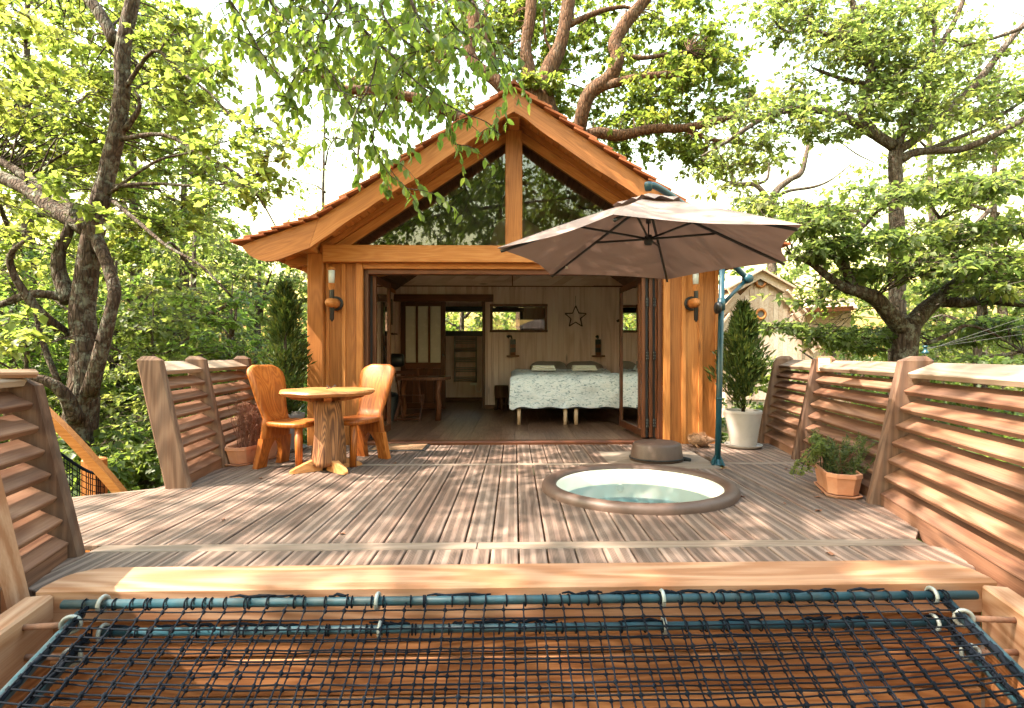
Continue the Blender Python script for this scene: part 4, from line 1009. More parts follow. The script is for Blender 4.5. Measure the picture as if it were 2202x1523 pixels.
# ================================================================== HOT TUB
tub = empty('hot_tub', TUB_C, 'round sunken hot tub with brown padded rim and cream inside', 'hot tub')
R0, R1 = TUB_RX, TUB_RX - 0.112; ell = TUB_RY / TUB_RX
prof = []
for k in range(13):
    a = math.pi * k / 12; prof.append(((R0 + R1) / 2 + math.cos(a) * (R0 - R1) / 2, 0.010 + 0.052 * math.sin(a) ** .7))
prof = [(R0 - .004, -0.03)] + prof + [(R1 + .004, -.03)]
rim_parts = 6
for q in range(rim_parts):     # stitched rim segments
    m = MB(); vs = []; ns = 14; a0 = math.radians(-78) + q * 2 * math.pi / rim_parts; a1 = a0 + 2 * math.pi / rim_parts
    for i in range(ns + 1):
        a = a0 + (a1 - a0) * i / ns; pin = 0.994 if i in (0, ns) else 1.0
        for r, z in prof: vs.append((TUB_C.x + r * math.cos(a), TUB_C.y + r * math.sin(a) * ell, z * pin if z > 0 else z))
    k = len(prof); fs = [(i * k + j, (i + 1) * k + j, (i + 1) * k + j + 1, i * k + j + 1) for i in range(ns) for j in range(k - 1)]
    m.add(vs, [f for f in fs]); m.build('rim_pad', M['pad'], tub, smooth=True)
m = MB(); m.lathe([(R1 + .02, .035), (R1 - .012, 0.02), (R1 - .03, -.15), (R1 - .05, -.34), (R1 - .16, -.36), (R1 - .2, -.38), (R1 - .22, -.62), (R1 - .3, -.68), (0, -.70)], 56, TUB_C, sy=ell); m.f = [f_ for f_ in m.f if len(f_) == 4]; m.build('liner', M['tub'], tub, smooth=True)
m = MB(); m.lathe([(0, -.095), (R1 - .022, -.095)], 56, TUB_C, sy=ell); m.f = [f_[::-1] for f_ in (m.f[:-1] if len(m.f[-1]) > 4 else m.f)]; m.build('water', M['water'], tub)
m = MB(); cj = TUB_C + Vector((-.03, (R1 - .045) * ell, -.125)); m.lathe([(0, .01), (.03, .01), (.034, 0), (.034, -.01)], 16, cj, axis='Y'); m.build('jet', M['tub'], tub, smooth=True)
# brown drum beside it
dc = G(1412, 1000, 0.0) + Vector((0, .21, 0)); dc.y = 5.02; dc.x = X(1412, 5.02)
dr = empty('pump_drum', dc, 'squat brown leatherette drum on pale planks behind the tub', 'drum')
m = MB(); m.lathe([(.255, 0.003), (.25, .03), (.232, .145), (.222, .162), (.20, .172), (0, .176)], 40, dc, sy=.85); m.build('body', M['pad'], dr, smooth=True)
m = MB(); m.lathe([(.256, .02), (.262, .022), (.262, .03), (.255, .034)], 40, dc, sy=.85, closed=True); m.build('seam', M['rubber'], dr, smooth=True)
m = MB(); m.tube([dc + Vector((.235, -.06, .02)), dc + Vector((.29, -.08, .012)), dc + Vector((.30, -.02, -.01))], .022, 8); m.build('hose', M['rubber'], dr, smooth=True)

# ================================================================== CANTILEVER PARASOL
SC = 1.15 / 1.3
HEX = [Vector(p) for p in ((-.15, 4.35, 1.89), (.62, 3.30, 1.89), (1.91, 3.45, 1.87), (2.43, 4.63, 1.84), (1.66, 5.68, 1.83), (.37, 5.54, 1.86))]
APEX = Vector((1.15, 4.50, 2.365))
HEX = [EYE + (p - EYE) * SC for p in HEX]; APEX = EYE + (APEX - EYE) * SC
HC = sum(HEX, Vector()) / 6
base = G(1543, 999)
um = empty('parasol', (base.x, base.y, 0), 'taupe hexagonal cantilever parasol on a dark teal pole', 'parasol')
m = MB(); vs = []; nseg, nrad = 12, 10
for k in range(6):
    a, b = HEX[k], HEX[(k + 1) % 6]
    for i in range(nseg):
        for j in range(nrad + 1):
            u, v = i / nseg, j / nrad
            e = a.lerp(b, u); sag = math.sin(math.pi * u)
            p = APEX.lerp(e, v)
            p += (HC - e).normalized() * 0.075 * sag * v ** 2          # scalloped edge
            p.z -= 0.05 * sag * math.sin(math.pi * min(1, v * 1.0)) * v - 0.012 * math.sin(math.pi * v)
            vs.append(p)
nn = 6 * nseg; fs = [(i * (nrad + 1) + j, i * (nrad + 1) + j + 1, ((i + 1) % nn) * (nrad + 1) + j + 1, ((i + 1) % nn) * (nrad + 1) + j) for i in range(nn) for j in range(nrad)]
m.add(vs, fs); can = m.build('canopy', M['canopy'], um, smooth=True)
m = MB(); vs = []
for k in range(6):
    for i in range(6):
        e = HEX[k].lerp(HEX[(k + 1) % 6], i / 6)
        for j in range(4):
            p = APEX.lerp(e, .02 + j * .075) + Vector((0, 0, .032 + (.014 * math.sin(i * 2.1 + k) if j == 3 else 0))); vs.append(p)
fs = [(i * 4 + j, i * 4 + j + 1, ((i + 1) % 36) * 4 + j + 1, ((i + 1) % 36) * 4 + j) for i in range(36) for j in range(3)]
m.add(vs, fs); m.build('vent', M['canopy'], can, smooth=True)
hub = APEX + Vector((0, 0, -0.32))
m = MB(); m.tube([APEX + Vector((0, 0, -.03)), APEX + Vector((0, 0, -.20))], .020, 10); m.build('mast', M['black'], um, smooth=True)
m = MB(); m.lathe([(0, -.045), (.026, -.045), (.034, -.03), (.034, .012), (.022, .03), (0, .032)], 14, hub); m.build('hub', M['black'], um, smooth=True)
m = MB(); m.tube([APEX + Vector((0, 0, -.2)), hub], .006, 6); m.build('cable', M['black'], um)
for k in range(6):
    pts = [APEX.lerp(HEX[k], t) + Vector((0, 0, -.035 + .0 * t)) for t in (.02, .25, .5, .75, .975)]
    m = MB(); m.tube(pts, .0115, 6); rb = m.build('rib', M['black'], um, smooth=True)
    m = MB(); m.tube([hub, APEX.lerp(HEX[k], .47) + Vector((0, 0, -.045))], .0085, 6); m.build('strut', M['black'], rb, smooth=True)
tg = APEX.lerp(HEX[5], .80) + Vector((0, 0, -.055)); m = MB(); m.box(tg, (.022, .004, .03)); m.build('care_tag', M['towel'], um)
ptop = W(1554, 535, base.y)
m = MB(); m.tube([base + Vector((0, 0, .005)), base.lerp(ptop, .33), ptop], [.027, .027, .025], 14); m.build('pole', M['teal'], um, smooth=True)
m = MB(); jp = base.lerp(ptop, .30); m.tube([jp, jp + (ptop - base).normalized() * .02], .031, 14); m.build('joint', M['teal'], um, smooth=True)
m = MB(); m.lathe([(0, 0), (.055, 0), (.056, .008), (.03, .012), (.03, .05), (0, .05)], 16, base); bb = m.build('foot_plate', M['teal'], um, smooth=True)
for a in (0.5, 2.0, 3.6, 5.2):
    q = base + Vector((math.cos(a) * .045, math.sin(a) * .045, .0)); m = MB(); m.prism([q, q + Vector((math.cos(a) * .035, math.sin(a) * .035, 0)), base + Vector((math.cos(a) * .026, math.sin(a) * .026, .085))], (-math.sin(a) * .012, math.cos(a) * .012, 0)); m.build('fin', M['teal'], um)
knob = W(1607, 600, base.y + .12)
boom = smooth_path([knob, W(1556, 545, base.y + .01), W(1505, 472, 4.42), W(1455, 430, 4.15), W(1412, 402, APEX.y + .02), Vector((APEX.x, APEX.y, Z(397, APEX.y)))], 6)
m = MB(); m.tube(boom, .026, 12); m.build('boom', M['teal'], um, smooth=True)
tp = boom[-1]; m = MB(); m.tube([tp + Vector((0, 0, .022)), tp, APEX + Vector((0, 0, .05))], [.031, .033, .026], 12); m.build('boom_head', M['teal'], um, smooth=True)
m = MB(); m.lathe([(0, .055), (.035, .055), (.043, .04), (.043, -.03), (.032, -.05), (0, -.05)], 16, knob, axis='Y'); m.build('tilt_knob', M['teal'], um, smooth=True)
col_ = base.lerp(ptop, (1 - .0 + 0) * 0 + 0.745)
m = MB(); m.tube([knob, col_ + Vector((.015, 0, .0))], [.017, .019], 10); m.build('brace', M['teal'], um, smooth=True)
m = MB(); m.tube([col_ - Vector((0, 0, .06)), col_ + Vector((0, 0, .05))], [.036, .034], 14); m.build('collar', M['teal'], um, smooth=True)
m = MB(); m.lathe([(0, .02), (.05, .02), (.055, .01), (.055, -.01), (.05, -.02), (0, -.02)], 18, col_ + Vector((-.035, -.01, -.04)), axis='X'); cr = m.build('crank_disc', M['black'], um, smooth=True)

# ================================================================== CHAIRS AND TABLE
def make_chair(name, loc, rz, label):
    """solid wood chair: one sculpted slab is back and rear legs (arch between), seat plank, two round front legs; faces +x"""
    t = empty(name, loc, label, 'chair', 'sculpted wooden chairs', rz=rz)
    bx = -0.19
    def lean(z):   # x of slab centre by height
        return bx - 0.055 * max(0, (0.40 - z) / 0.4) ** 1.5 - 0.16 * max(0, (z - .42) / .5) ** 1.25 - .012 * math.sin(max(0, z - .42) / .5 * 6.28)
    def half(z):   # half width by height
        if z < .42: return .165 + .03 * ((.42 - z) / .42) ** 1.3
        s = (z - .42) / .5
        w = .15 + .062 * math.sin(min(1, s * 1.2) * math.pi / 2) ** 1.8
        if s > .80: w *= math.sqrt(max(0, 1 - ((s - .80) / .215) ** 2.4))
        return w
    zs_ = list(np.linspace(.245, .915, 26)); m = MB(); nx = 9; th = 0.026
    rows = []
    for z in zs_:
        w = half(z)
        for sd_ in (1, -1):
            for i in range(nx):
                u = -1 + 2 * i / (nx - 1); e = 1 - abs(u) ** 6 * .55
                cup = .018 * (1 - u * u) * (1 if z > .45 else 0)
                rows.append((lean(z) + sd_ * th * e - cup, u * w, z))
    vs = rows; L = len(zs_); k = 2 * nx; fs = []
    ring = list(range(nx)) + [nx + i for i in range(nx - 1, -1, -1)]
    for a in range(L - 1):
        for b in range(k):
            fs.append((a * k + ring[b], a * k + ring[(b + 1) % k], (a + 1) * k + ring[(b + 1) % k], (a + 1) * k + ring[b]))
    fs.append(tuple((L - 1) * k + r for r in ring)); fs.append(tuple(r for r in ring[::-1])); m.add(vs, fs)
    b_ = m.build('back_slab', M['chair'], t, smooth=True)
    for s in (-1, 1):          # rear legs grow out of the slab, arch between them
        m = MB(); vs = []; lz = np.linspace(.0, .262, 10)
        for z in lz:
            q = z / .25; outer = half(z) + .004; inner = .085 - .085 * max(0, (q - .35) / .70) ** 2.2
            inner = max(inner, .004)
            for dx, y in ((th, inner), (th, outer), (-th, outer), (-th, inner)):
                vs.append((lean(z) + dx * 1.02, s * y, z))
        fs = [(a * 4 + b, a * 4 + (b + 1) % 4, (a + 1) * 4 + (b + 1) % 4, (a + 1) * 4 + b) for a in range(9) for b in range(4)] + [(3, 2, 1, 0), (36, 37, 38, 39)]
        if s < 0: fs = [f[::-1] for f in fs]
        m.add(vs, fs); o = m.build('leg', M['chair'], t, auto=True)
    # seat
    m = MB(); pts = []
    for i in range(28):
        a = 2 * math.pi * i / 28; cx, sy = math.cos(a), math.sin(a)
        x = .02 + .225 * (abs(cx) ** .55) * (1 if cx > 0 else -1); y = (.205 if x > 0 else .185) * (abs(sy) ** .55) * (1 if sy > 0 else -1); pts.append((x, y))
    n_ = len(pts); vs = []
    for z, sc in ((.372, .95), (.380, .99), (.400, 1.0), (.410, .985), (.414, .94), (.408, .5)):
        vs += [(.02 + (x - .02) * sc, y * sc, z) for x, y in pts]
    fs = [(a * n_ + b, a * n_ + (b + 1) % n_, (a + 1) * n_ + (b + 1) % n_, (a + 1) * n_ + b) for a in range(5) for b in range(n_)] + [tuple(range(n_))[::-1], tuple(range(5 * n_, 6 * n_))]
    m.add(vs, fs); m.build('seat', M['chair'], t, smooth=True)
    for s in (-1, 1):
        m = MB(); m.tube([(.16, s * .135, .38), (.175, s * .15, .2), (.188, s * .16, .0)], [.034, .033, .029], 12, jit=.06); m.build('leg', M['chair'], t, smooth=True)
    return t
ch1 = make_chair('wooden_chair', (-2.0, 4.80, 0), R_(-17), 'sculpted orange wooden chair in front of the slatted railing')
ch2 = empty('wooden_chair', (-1.51, 5.0, 0), 'sculpted orange wooden chair close to the cabin doorway', 'chair', 'sculpted wooden chairs', rz=R_(180 + 62))
for c_ in list(ch1.children):
    q = c_.copy(); col.objects.link(q); q.parent = ch2; q.matrix_parent_inverse = Matrix.Identity(4); q.matrix_basis = c_.matrix_parent_inverse @ c_.matrix_basis if False else Matrix.Identity(4)
for c_ in list(ch1.children): c_.matrix_parent_inverse = Matrix.Identity(4)

TB = Vector((X(704, 4.66), 4.66, 0))
tb = empty('log_table', TB, 'round rustic wooden table on a thick peeled log between the chairs', 'table')
m = MB(); pts = []; r = random.Random(11)
for i in range(40):
    a = 2 * math.pi * i / 40; rr = .405 * (1 + .02 * math.cos(8 * a + .4) + .025 * math.sin(3 * a)); pts.append((rr * math.cos(a), rr * .93 * math.sin(a)))
vs = []; n_ = 40
for z, sc in ((.655, .90), (.672, .97), (.684, 1.0), (.700, .975), (.703, .94)): vs += [(TB.x + x * sc, TB.y + y * sc, z + .002 * math.sin(i)) for i, (x, y) in enumerate(pts)]
fs = [(a * n_ + b, a * n_ + (b + 1) % n_, (a + 1) * n_ + (b + 1) % n_, (a + 1) * n_ + b) for a in range(4) for b in range(n_)] + [tuple(range(n_))[::-1], tuple(range(4 * n_, 5 * n_))]
m.add(vs, fs); m.build('table_top', M['tabletop'], tb, auto=True)
for a in (.35, 1.92):
    d = Vector((math.cos(a), math.sin(a), 0)); p = []
    m = MB(); sd_ = Vector((-d.y, d.x, 0)) * .03
    poly = [TB + d * -.32 + Vector((0, 0, .653)), TB + d * .32 + Vector((0, 0, .653)), TB + d * .30 + Vector((0, 0, .63)), TB + d * .14 + Vector((0, 0, .60)), TB + d * -.14 + Vector((0, 0, .60)), TB + d * -.30 + Vector((0, 0, .63))]
    m.prism([q - sd_ for q in poly], sd_ * 2); m.build('bearer', M['chair'], tb)
m = MB(); vs = []; nA = 44; hz = np.linspace(.05, .652, 16)
for z in hz:
    for k in range(nA):
        a = 2 * math.pi * k / nA; q = (z - .05) / .6
        rr = .107 + .038 * (1 - q) ** 1.6 + .012 * math.sin(3 * a + 2.2 * q) + .008 * math.sin(7 * a - 3 * q) - .012 * max(0, math.sin(5 * a + 1.5 * q)) ** 6 + .004 * math.sin(17 * a + q * 5)
        rr += .012 * mnoise.noise(Vector((math.cos(a) * 3, math.sin(a) * 3, z * 3)))
        vs.append((TB.x + rr * math.cos(a) + .008 * math.sin(q * 4), TB.y + rr * math.sin(a), z))
fs = [(a * nA + b, a * nA + (b + 1) % nA, (a + 1) * nA + (b + 1) % nA, (a + 1) * nA + b) for a in range(15) for b in range(nA)] + [tuple(range(nA))[::-1], tuple(range(15 * nA, 16 * nA))]
m.add(vs, fs); m.build('log', M['log'], tb, smooth=True)
for a in (R_(215), R_(-42), R_(140), R_(38)):
    d = Vector((math.cos(a), math.sin(a), 0)); s_ = Vector((-d.y, d.x, 0)); m = MB(); vs = []; n2 = 12
    prof_ = [(.05, .105, .036), (.13, .095, .036), (.20, .07, .036), (.26, .045, .036), (.295, .028, .03), (.31, .018, .016)]
    for rr, h, w in prof_: vs += [TB + d * rr + s_ * -w + Vector((0, 0, 0.002)), TB + d * rr + s_ * w + Vector((0, 0, .002)), TB + d * rr + s_ * w * .8 + Vector((0, 0, h)), TB + d * rr + s_ * -w * .8 + Vector((0, 0, h))]
    L = len(prof_); fs = [(i * 4 + j, i * 4 + (j + 1) % 4, (i + 1) * 4 + (j + 1) % 4, (i + 1) * 4 + j) for i in range(L - 1) for j in range(4)] + [(3, 2, 1, 0), tuple(range(4 * L - 4, 4 * L))]
    m.add(vs, [f[::-1] for f in fs]); m.build('foot', M['tabletop'], tb, auto=True)
# twig sprig lying on the table
m = MB(); q = TB + Vector((-.03, .05, .706)); m.tube([q, q + Vector((.05, .02, .012)), q + Vector((.09, 0, .03))], .004, 5); m.tube([q + Vector((.03, 0, .004)), q + Vector((.0, .02, .03))], .003, 5); m.tube([q + Vector((.05, .01, .01)), q + Vector((.07, .03, .035))], .003, 5)
o = m.build('twig', M['black']); tag(o, 'small dark twig lying on the round table', 'twig')

# ================================================================== POTS AND PLANTS
def spray_cloud(n, fn, size, wd, seed, droop=0.0):
    """n narrow leaves; fn(rng) -> point, direction"""
    r = np.random.default_rng(seed); P, D = fn(r, n)
    D = D / np.linalg.norm(D, axis=1, keepdims=True); up = r.normal(size=(n, 3)); S = np.cross(D, up); S /= np.linalg.norm(S, axis=1, keepdims=True) + 1e-9
    L = size * r.uniform(.55, 1.3, (n, 1)); w = L * wd
    v = np.stack([P, P + D * L * .45 + S * w, P + D * L + np.array([0, 0, -droop]) * L, P + D * L * .45 - S * w], 1).reshape(-1, 3)
    f = np.arange(n * 4).reshape(-1, 4); tint = np.repeat(r.random(n), 4); return v, f, tint
def conifer(name, label, loc, h, rad, z0, seed, n=7000, lobes=None, parent_lab='shrub'):
    t = empty(name, loc, label, parent_lab); loc = Vector(loc)
    def fn(r, n):
        q = r.random(n) ** .8; a = r.random(n) * 2 * np.pi
        br = np.floor(r.random(n) * 60); rb = np.random.default_rng(seed + 1); ba = rb.random(60) * 6.283; bz = rb.random(60) ** .85
        q = np.clip(bz[br.astype(int)] + r.normal(0, .045, n), 0.0, 1.0); a = ba[br.astype(int)] + r.normal(0, .26, n); bl = (.72 + .55 * rb.random(60))[br.astype(int)]
        prof_ = np.interp(q, [0, .08, .3, .6, .85, 1.0], [.55, .95, 1.0, .68, .33, .03]) * rad
        rr = prof_ * bl * np.clip(r.random(n) ** .6 + r.normal(0, .1, n), .05, 1.25)
        P = np.stack([loc.x + rr * np.cos(a), loc.y + rr * np.sin(a), z0 + q * h * .93 + rr * .55 + r.normal(0, .015, n)], 1)
        D = np.stack([np.cos(a) * .62 + r.normal(0, .3, n), np.sin(a) * .62 + r.normal(0, .3, n), .85 + r.normal(0, .3, n)], 1); return P, D
    v, f, ti = spray_cloud(n, fn, .085, .12, seed); link('crown', np_mesh('conifer', v, f, LF_C, ti), t)
    m = MB(); m.tube([(loc.x, loc.y, z0 - .12), (loc.x + .01, loc.y, z0 + h * .6), (loc.x - .01, loc.y, z0 + h * .96)], [.022, .014, .004], 7); m.build('trunk', BK_L, t, smooth=True)
    return t
def pot(name, label, c, r0, r1, h, mat, saucer=True):
    t = empty(name, c, label, 'pot'); c = Vector(c); zb = .03 if saucer else 0.004
    m = MB(); m.lathe([(0, zb), (r0, zb), (r1 * .98, zb + h - .03), (r1, zb + h - .028), (r1, zb + h), (r1 - .022, zb + h), (r1 - .03, zb + h - .05), (0, zb + h - .05)], 36, c); m.build('body', mat, t, auto=True)
    m = MB(); m.lathe([(r1 - .031, zb + h - .045), (0, zb + h - .04)], 24, c); m.f = [f for f in m.f if len(f) == 4]; m.build('soil', M['soil'], t)
    if saucer:
        m = MB(); m.lathe([(0, .003), (r0 + .03, .003), (r0 + .055, .02), (r0 + .062, .036), (r0 + .052, .036), (r0 + .035, .02), (0, .018)], 36, c); m.build('saucer', mat, t, auto=True)
    return t
pc = Vector((X(1598, 5.68), 5.68, 0)); pot('plant_pot', 'large off white pot on a saucer beside the parasol pole', pc, .135, .195, .375, M['potwhite'])
conifer('potted_conifer', 'bushy green conifer in the off white pot', (pc.x, pc.y, .37), 1.22, .25, .38, 21, 5600)
lc = Vector((X(612, 5.6), 5.6, 0)); pot('plant_pot', 'dark grey pot hidden behind the chair by the corner post', lc, .16, .2, .36, M['potgrey'])
conifer('potted_conifer', 'tall dark conifer growing beside the cabin corner post', (lc.x, lc.y, .36), 1.46, .23, .36, 31, 5200)
def trough(label, c, L, wd, h, rz, mat):
    t = empty('planter', c, label, 'planter', rz=rz); m = MB(); e = .85
    def q(sx, sy, z): return [(-L / 2 * sx, -wd / 2 * sy, z), (L / 2 * sx, -wd / 2 * sy, z), (L / 2 * sx, wd / 2 * sy, z), (-L / 2 * sx, wd / 2 * sy, z)]
    def oct_(s, z):
        k = .055 * s; l, w = L / 2 * s, wd / 2 * s; return [(-l + k, -w, z), (l - k, -w, z), (l, -w + k, z), (l, w - k, z), (l - k, w, z), (-l + k, w, z), (-l, w - k, z), (-l, -w + k, z)]
    rg = [oct_(e, .02), oct_(.985, h - .03), oct_(1.02, h - .028), oct_(1.02, h), oct_(.93, h), oct_(.90, h - .05)]
    vs = sum(rg, []); fs = [(a * 8 + b, a * 8 + (b + 1) % 8, (a + 1) * 8 + (b + 1) % 8, (a + 1) * 8 + b) for a in range(5) for b in range(8)] + [tuple(range(8))[::-1]]
    m.add(vs, fs); m.build('body', mat, t).matrix_parent_inverse = Matrix.Identity(4)
    m = MB(); m.add(oct_(.90, h - .045), [tuple(range(8))]); m.build('soil', M['soil'], t).matrix_parent_inverse = Matrix.Identity(4)
    m = MB(); m.add(oct_(.98, .003) + oct_(1.03, .018) + oct_(.96, .018) + oct_(.93, .01), [(a * 8 + b, a * 8 + (b + 1) % 8, (a + 1) * 8 + (b + 1) % 8, (a + 1) * 8 + b) for a in range(3) for b in range(8)] + [tuple(range(8))[::-1], tuple(range(24, 32))]); m.build('tray', mat, t).matrix_parent_inverse = Matrix.Identity(4)
    return t
rc = G(1842, 1072); rc = Vector((rc.x - .015, rc.y + .2, 0)); trough('terracotta trough with herbs standing against the long railing', rc, .48, .225, .17, R_(72), M['terra'])
l1 = G(538, 996); l1 = Vector((l1.x - .02, l1.y + .10, 0)); trough('terracotta trough with dry red stems behind the left chair', l1, .55, .22, .17, R_(75), M['terra'])
# herbs in the terracotta trough
hb = empty('herb_shrub', (rc.x, rc.y, .15), 'feathery green herb bush in the terracotta trough by the railing', 'shrub')
def fnh(r, n):
    k = 40; rb = np.random.default_rng(5); a = rb.random(k) * 6.283; ln = rb.uniform(.12, .27, k); inc = rb.uniform(.1, .9, k)
    b = rb.normal(0, .05, (k, 2)); i = r.integers(0, k, n); s = r.random(n)
    P = np.stack([rc.x + .02 + b[i, 0] + np.cos(a[i]) * inc[i] * ln[i] * s, rc.y + b[i, 1] * 1.6 + np.sin(a[i]) * inc[i] * ln[i] * s * 1.2, .14 + ln[i] * s * 1.05], 1)
    D = np.stack([np.cos(a[i]) * .5 + r.normal(0, .6, n), np.sin(a[i]) * .5 + r.normal(0, .6, n), .5 + r.normal(0, .4, n)], 1); return P, D
v, f, ti = spray_cloud(5200, fnh, .030, .11, 6); link('foliage', np_mesh('herb', v, f, LF_B, ti), hb)
m = MB(); r = random.Random(4)
for k in range(22):
    a = r.random() * 6.28; m.tube([(rc.x + r.uniform(-.05, .05), rc.y + r.uniform(-.1, .1), .12), (rc.x + .1 * math.cos(a), rc.y + .12 * math.sin(a), .30)], [.003, .0015], 4)
m.build('stems', M['twig'], hb)
tr = empty('trailing_plant', (rc.x - .1, rc.y, .15), 'pale green plant with drooping stems at the end of the trough', 'plant')
arcs = []
for k, (ex, ey) in enumerate(((1722, 1018), (1738, 1012), (1705, 1020), (1750, 1000), (1765, 975), (1745, 950))):
    e = W(ex, ey, rc.y - .1 + .06 * k % .2); s = Vector((rc.x - .06, rc.y - .05 + .03 * k, .15)); mid = s.lerp(e, .45) + Vector((0, 0, .20 - .01 * k)); arcs.append(smooth_path([s, s.lerp(mid, .6) + Vector((.0, 0, .06)), mid, mid.lerp(e, .6) + Vector((-.02, 0, .01)), e], 6))
m = MB()
for a in arcs: m.tube(a, [.004] * (len(a) - 1) + [.002], 5)
m.build('stems', LF_B, tr)
allp = np.array([list(p) for a in arcs for p in a[4:]])
def fnt(r, n):
    i = r.integers(0, len(allp), n); P = allp[i] + r.normal(0, .006, (n, 3)); D = r.normal(0, 1, (n, 3)); return P, D
v, f, ti = spray_cloud(1100, fnt, .026, .28, 8); link('foliage', np_mesh('trail', v, f, LF_H, np.clip(ti * .5 + .5, 0, 1)), tr)
# dry stems in the left trough
ds = empty('dry_shrub', (l1.x, l1.y, .15), 'dry reddish twiggy shrub in the left terracotta trough', 'shrub')
m = MB(); r = random.Random(9)
for k in range(95):
    a = r.random() * 6.28; bs = Vector((l1.x + r.uniform(-.08, .08), l1.y + r.uniform(-.18, .18), .12)); hh = r.uniform(.22, .46); e = bs + Vector((math.cos(a) * r.uniform(.02, .14), math.sin(a) * r.uniform(.02, .14), hh))
    mid = bs.lerp(e, .5) + Vector((r.uniform(-.03, .03), r.uniform(-.03, .03), .03)); m.tube([bs, mid, e], [.003, .0025, .0015], 4, cap=False)
    for _ in range(4):
        p = bs.lerp(e, r.uniform(.4, .95)); m.tube([p, p + Vector((r.uniform(-.05, .05), r.uniform(-.05, .05), r.uniform(.02, .07)))], [.002, .001], 3, cap=False)
m.build('stems', M['twig'], ds)
allp2 = np.array([[v_[0], v_[1], v_[2]] for v_ in m.v]); allp2 = allp2[allp2[:, 2] > .25]
def fnd(r, n): return allp2[r.integers(0, len(allp2), n)] + r.normal(0, .008, (n, 3)), r.normal(0, 1, (n, 3))
v, f, ti = spray_cloud(1500, fnd, .016, .3, 12); link('dry_leaves', np_mesh('dry', v, f, M['dryleaf'], ti), ds)

# ================================================================== WALL TORCHES
def torch(label, px, ball_px, plate_px):
    yT = FAC - .12; x = X(px, yT); t = empty('wall_torch', (x, yT, Z(640, yT)), label, 'wall lamp', 'torch lamps beside the doorway')
    zt = lambda py: Z(py, yT)
    m = MB(); m.lathe([(0, 0), (.038, 0), (.042, .008), (.036, .02), (.02, .03), (0, .034)], 20, (x, yT, zt(582))); m.build('cap', M['orangeZ'], t, smooth=True)
    m = MB(); zz0, zz1 = zt(611), zt(583); m.lathe([(.030, zz0), (.034, (zz0 + zz1) / 2), (.036, zz1)], 20, (x, yT, 0)); m.build('lantern', M['lantern'], t, smooth=True)
    m = MB(); a, b = zt(625), zt(611); m.lathe([(.0, a), (.026, a), (.03, a + .02), (.040, b - .02), (.036, b - .014), (.041, b - .008), (.041, b), (0, b)], 20, (x, yT, 0)); m.build('cup', M['orangeZ'], t, auto=True)
    m = MB(); a, b = zt(693), zt(624); m.lathe([(0, a), (.024, a + .03), (.026, b), (0, b)], 8, (x + .004, yT, 0)); m.build('shaft', M['black'], t, auto=True)
    cb = Vector((x, yT, zt(654))); cp = W(plate_px, 653, FAC - .006)
    m = MB(); m.lathe([(0, .016), (.075, .016), (.082, .008), (.082, -.012), (0, -.012)], 26, cp, axis='Y'); m.build('back_plate', M['black'], t, auto=True)
    e = W(ball_px, 651, yT - .085)
    m = MB(); m.tube([cp + Vector((0, -.014, 0)), cp.lerp(e, .45), cp.lerp(e, .8), e, e + (e - cp).normalized() * .03], [.058, .056, .052, .044, .012], 18); m.build('boss', M['orangeY'], t, smooth=True)
torch('wooden torch lamp on the narrow wall strip by the conifer', 713, 707, 722)
torch('wooden torch lamp on the wall beside the parasol pole', 1496, 1499, 1487)

# ================================================================== HEDGEHOG, MAT, LEAVES
hc = Vector((X(1505, 5.72), 5.70, .075)); hh = empty('hedgehog_figure', (hc.x, hc.y, 0), 'straw hedgehog figure at the foot of the cabin wall', 'figure')
m = MB(); m.lathe([(0, -.135), (.035, -.125), (.062, -.08), (.07, -.02), (.062, .05), (.04, .10), (.022, .14), (.008, .165), (0, .168)], 18, hc, axis='X', sy=.9); m.build('body', M['straw'], hh, smooth=True)
m = MB(); r = random.Random(3)
for k in range(330):
    u = r.uniform(-.13, .065); a = r.uniform(-.35, math.pi + .35); rad = .066 * math.sqrt(max(.05, 1 - (u / .14) ** 2))
    p = hc + Vector((u, rad * math.cos(a), rad * .9 * math.sin(a))); d = Vector((-.35 + r.uniform(-.3, .3), math.cos(a), math.sin(a) + .2)).normalized(); m.tube([p, p + d * r.uniform(.022, .042)], [.003, .0008], 3, cap=False)
m.build('spines', M['straw'], hh)
for u, s in ((-.07, -1), (.07, -1), (-.07, 1), (.07, 1)):
    m = MB(); p = hc + Vector((u, s * .045, -.04)); m.tube([p, p + Vector((.012, s * .012, -.02)), p + Vector((.035, s * .018, -.031))], [.014, .011, .006], 8); m.build('foot', M['straw'], hh, smooth=True)
m = MB(); m.lathe([(0, -.008), (.008, 0), (0, .008)], 8, hc + Vector((.17, 0, 0))); m.build('nose', M['black'], hh, smooth=True)
mt = empty('door_mat', G(850, 964), 'dark edged coir doormat in front of the open doorway', 'doormat'); a, b = G(788, 972), G(912, 972); y0, y1 = a.y + .02, G(850, 956).y
board('border', mt, M['rubber'], (a.x, (y0 + y1) / 2, .006), (b.x, (y0 + y1) / 2, .006), y1 - y0, .008); board('pile', mt, M['mat'], (a.x + .03, (y0 + y1) / 2, .0145), (b.x - .03, (y0 + y1) / 2, .0145), y1 - y0 - .06, .008)
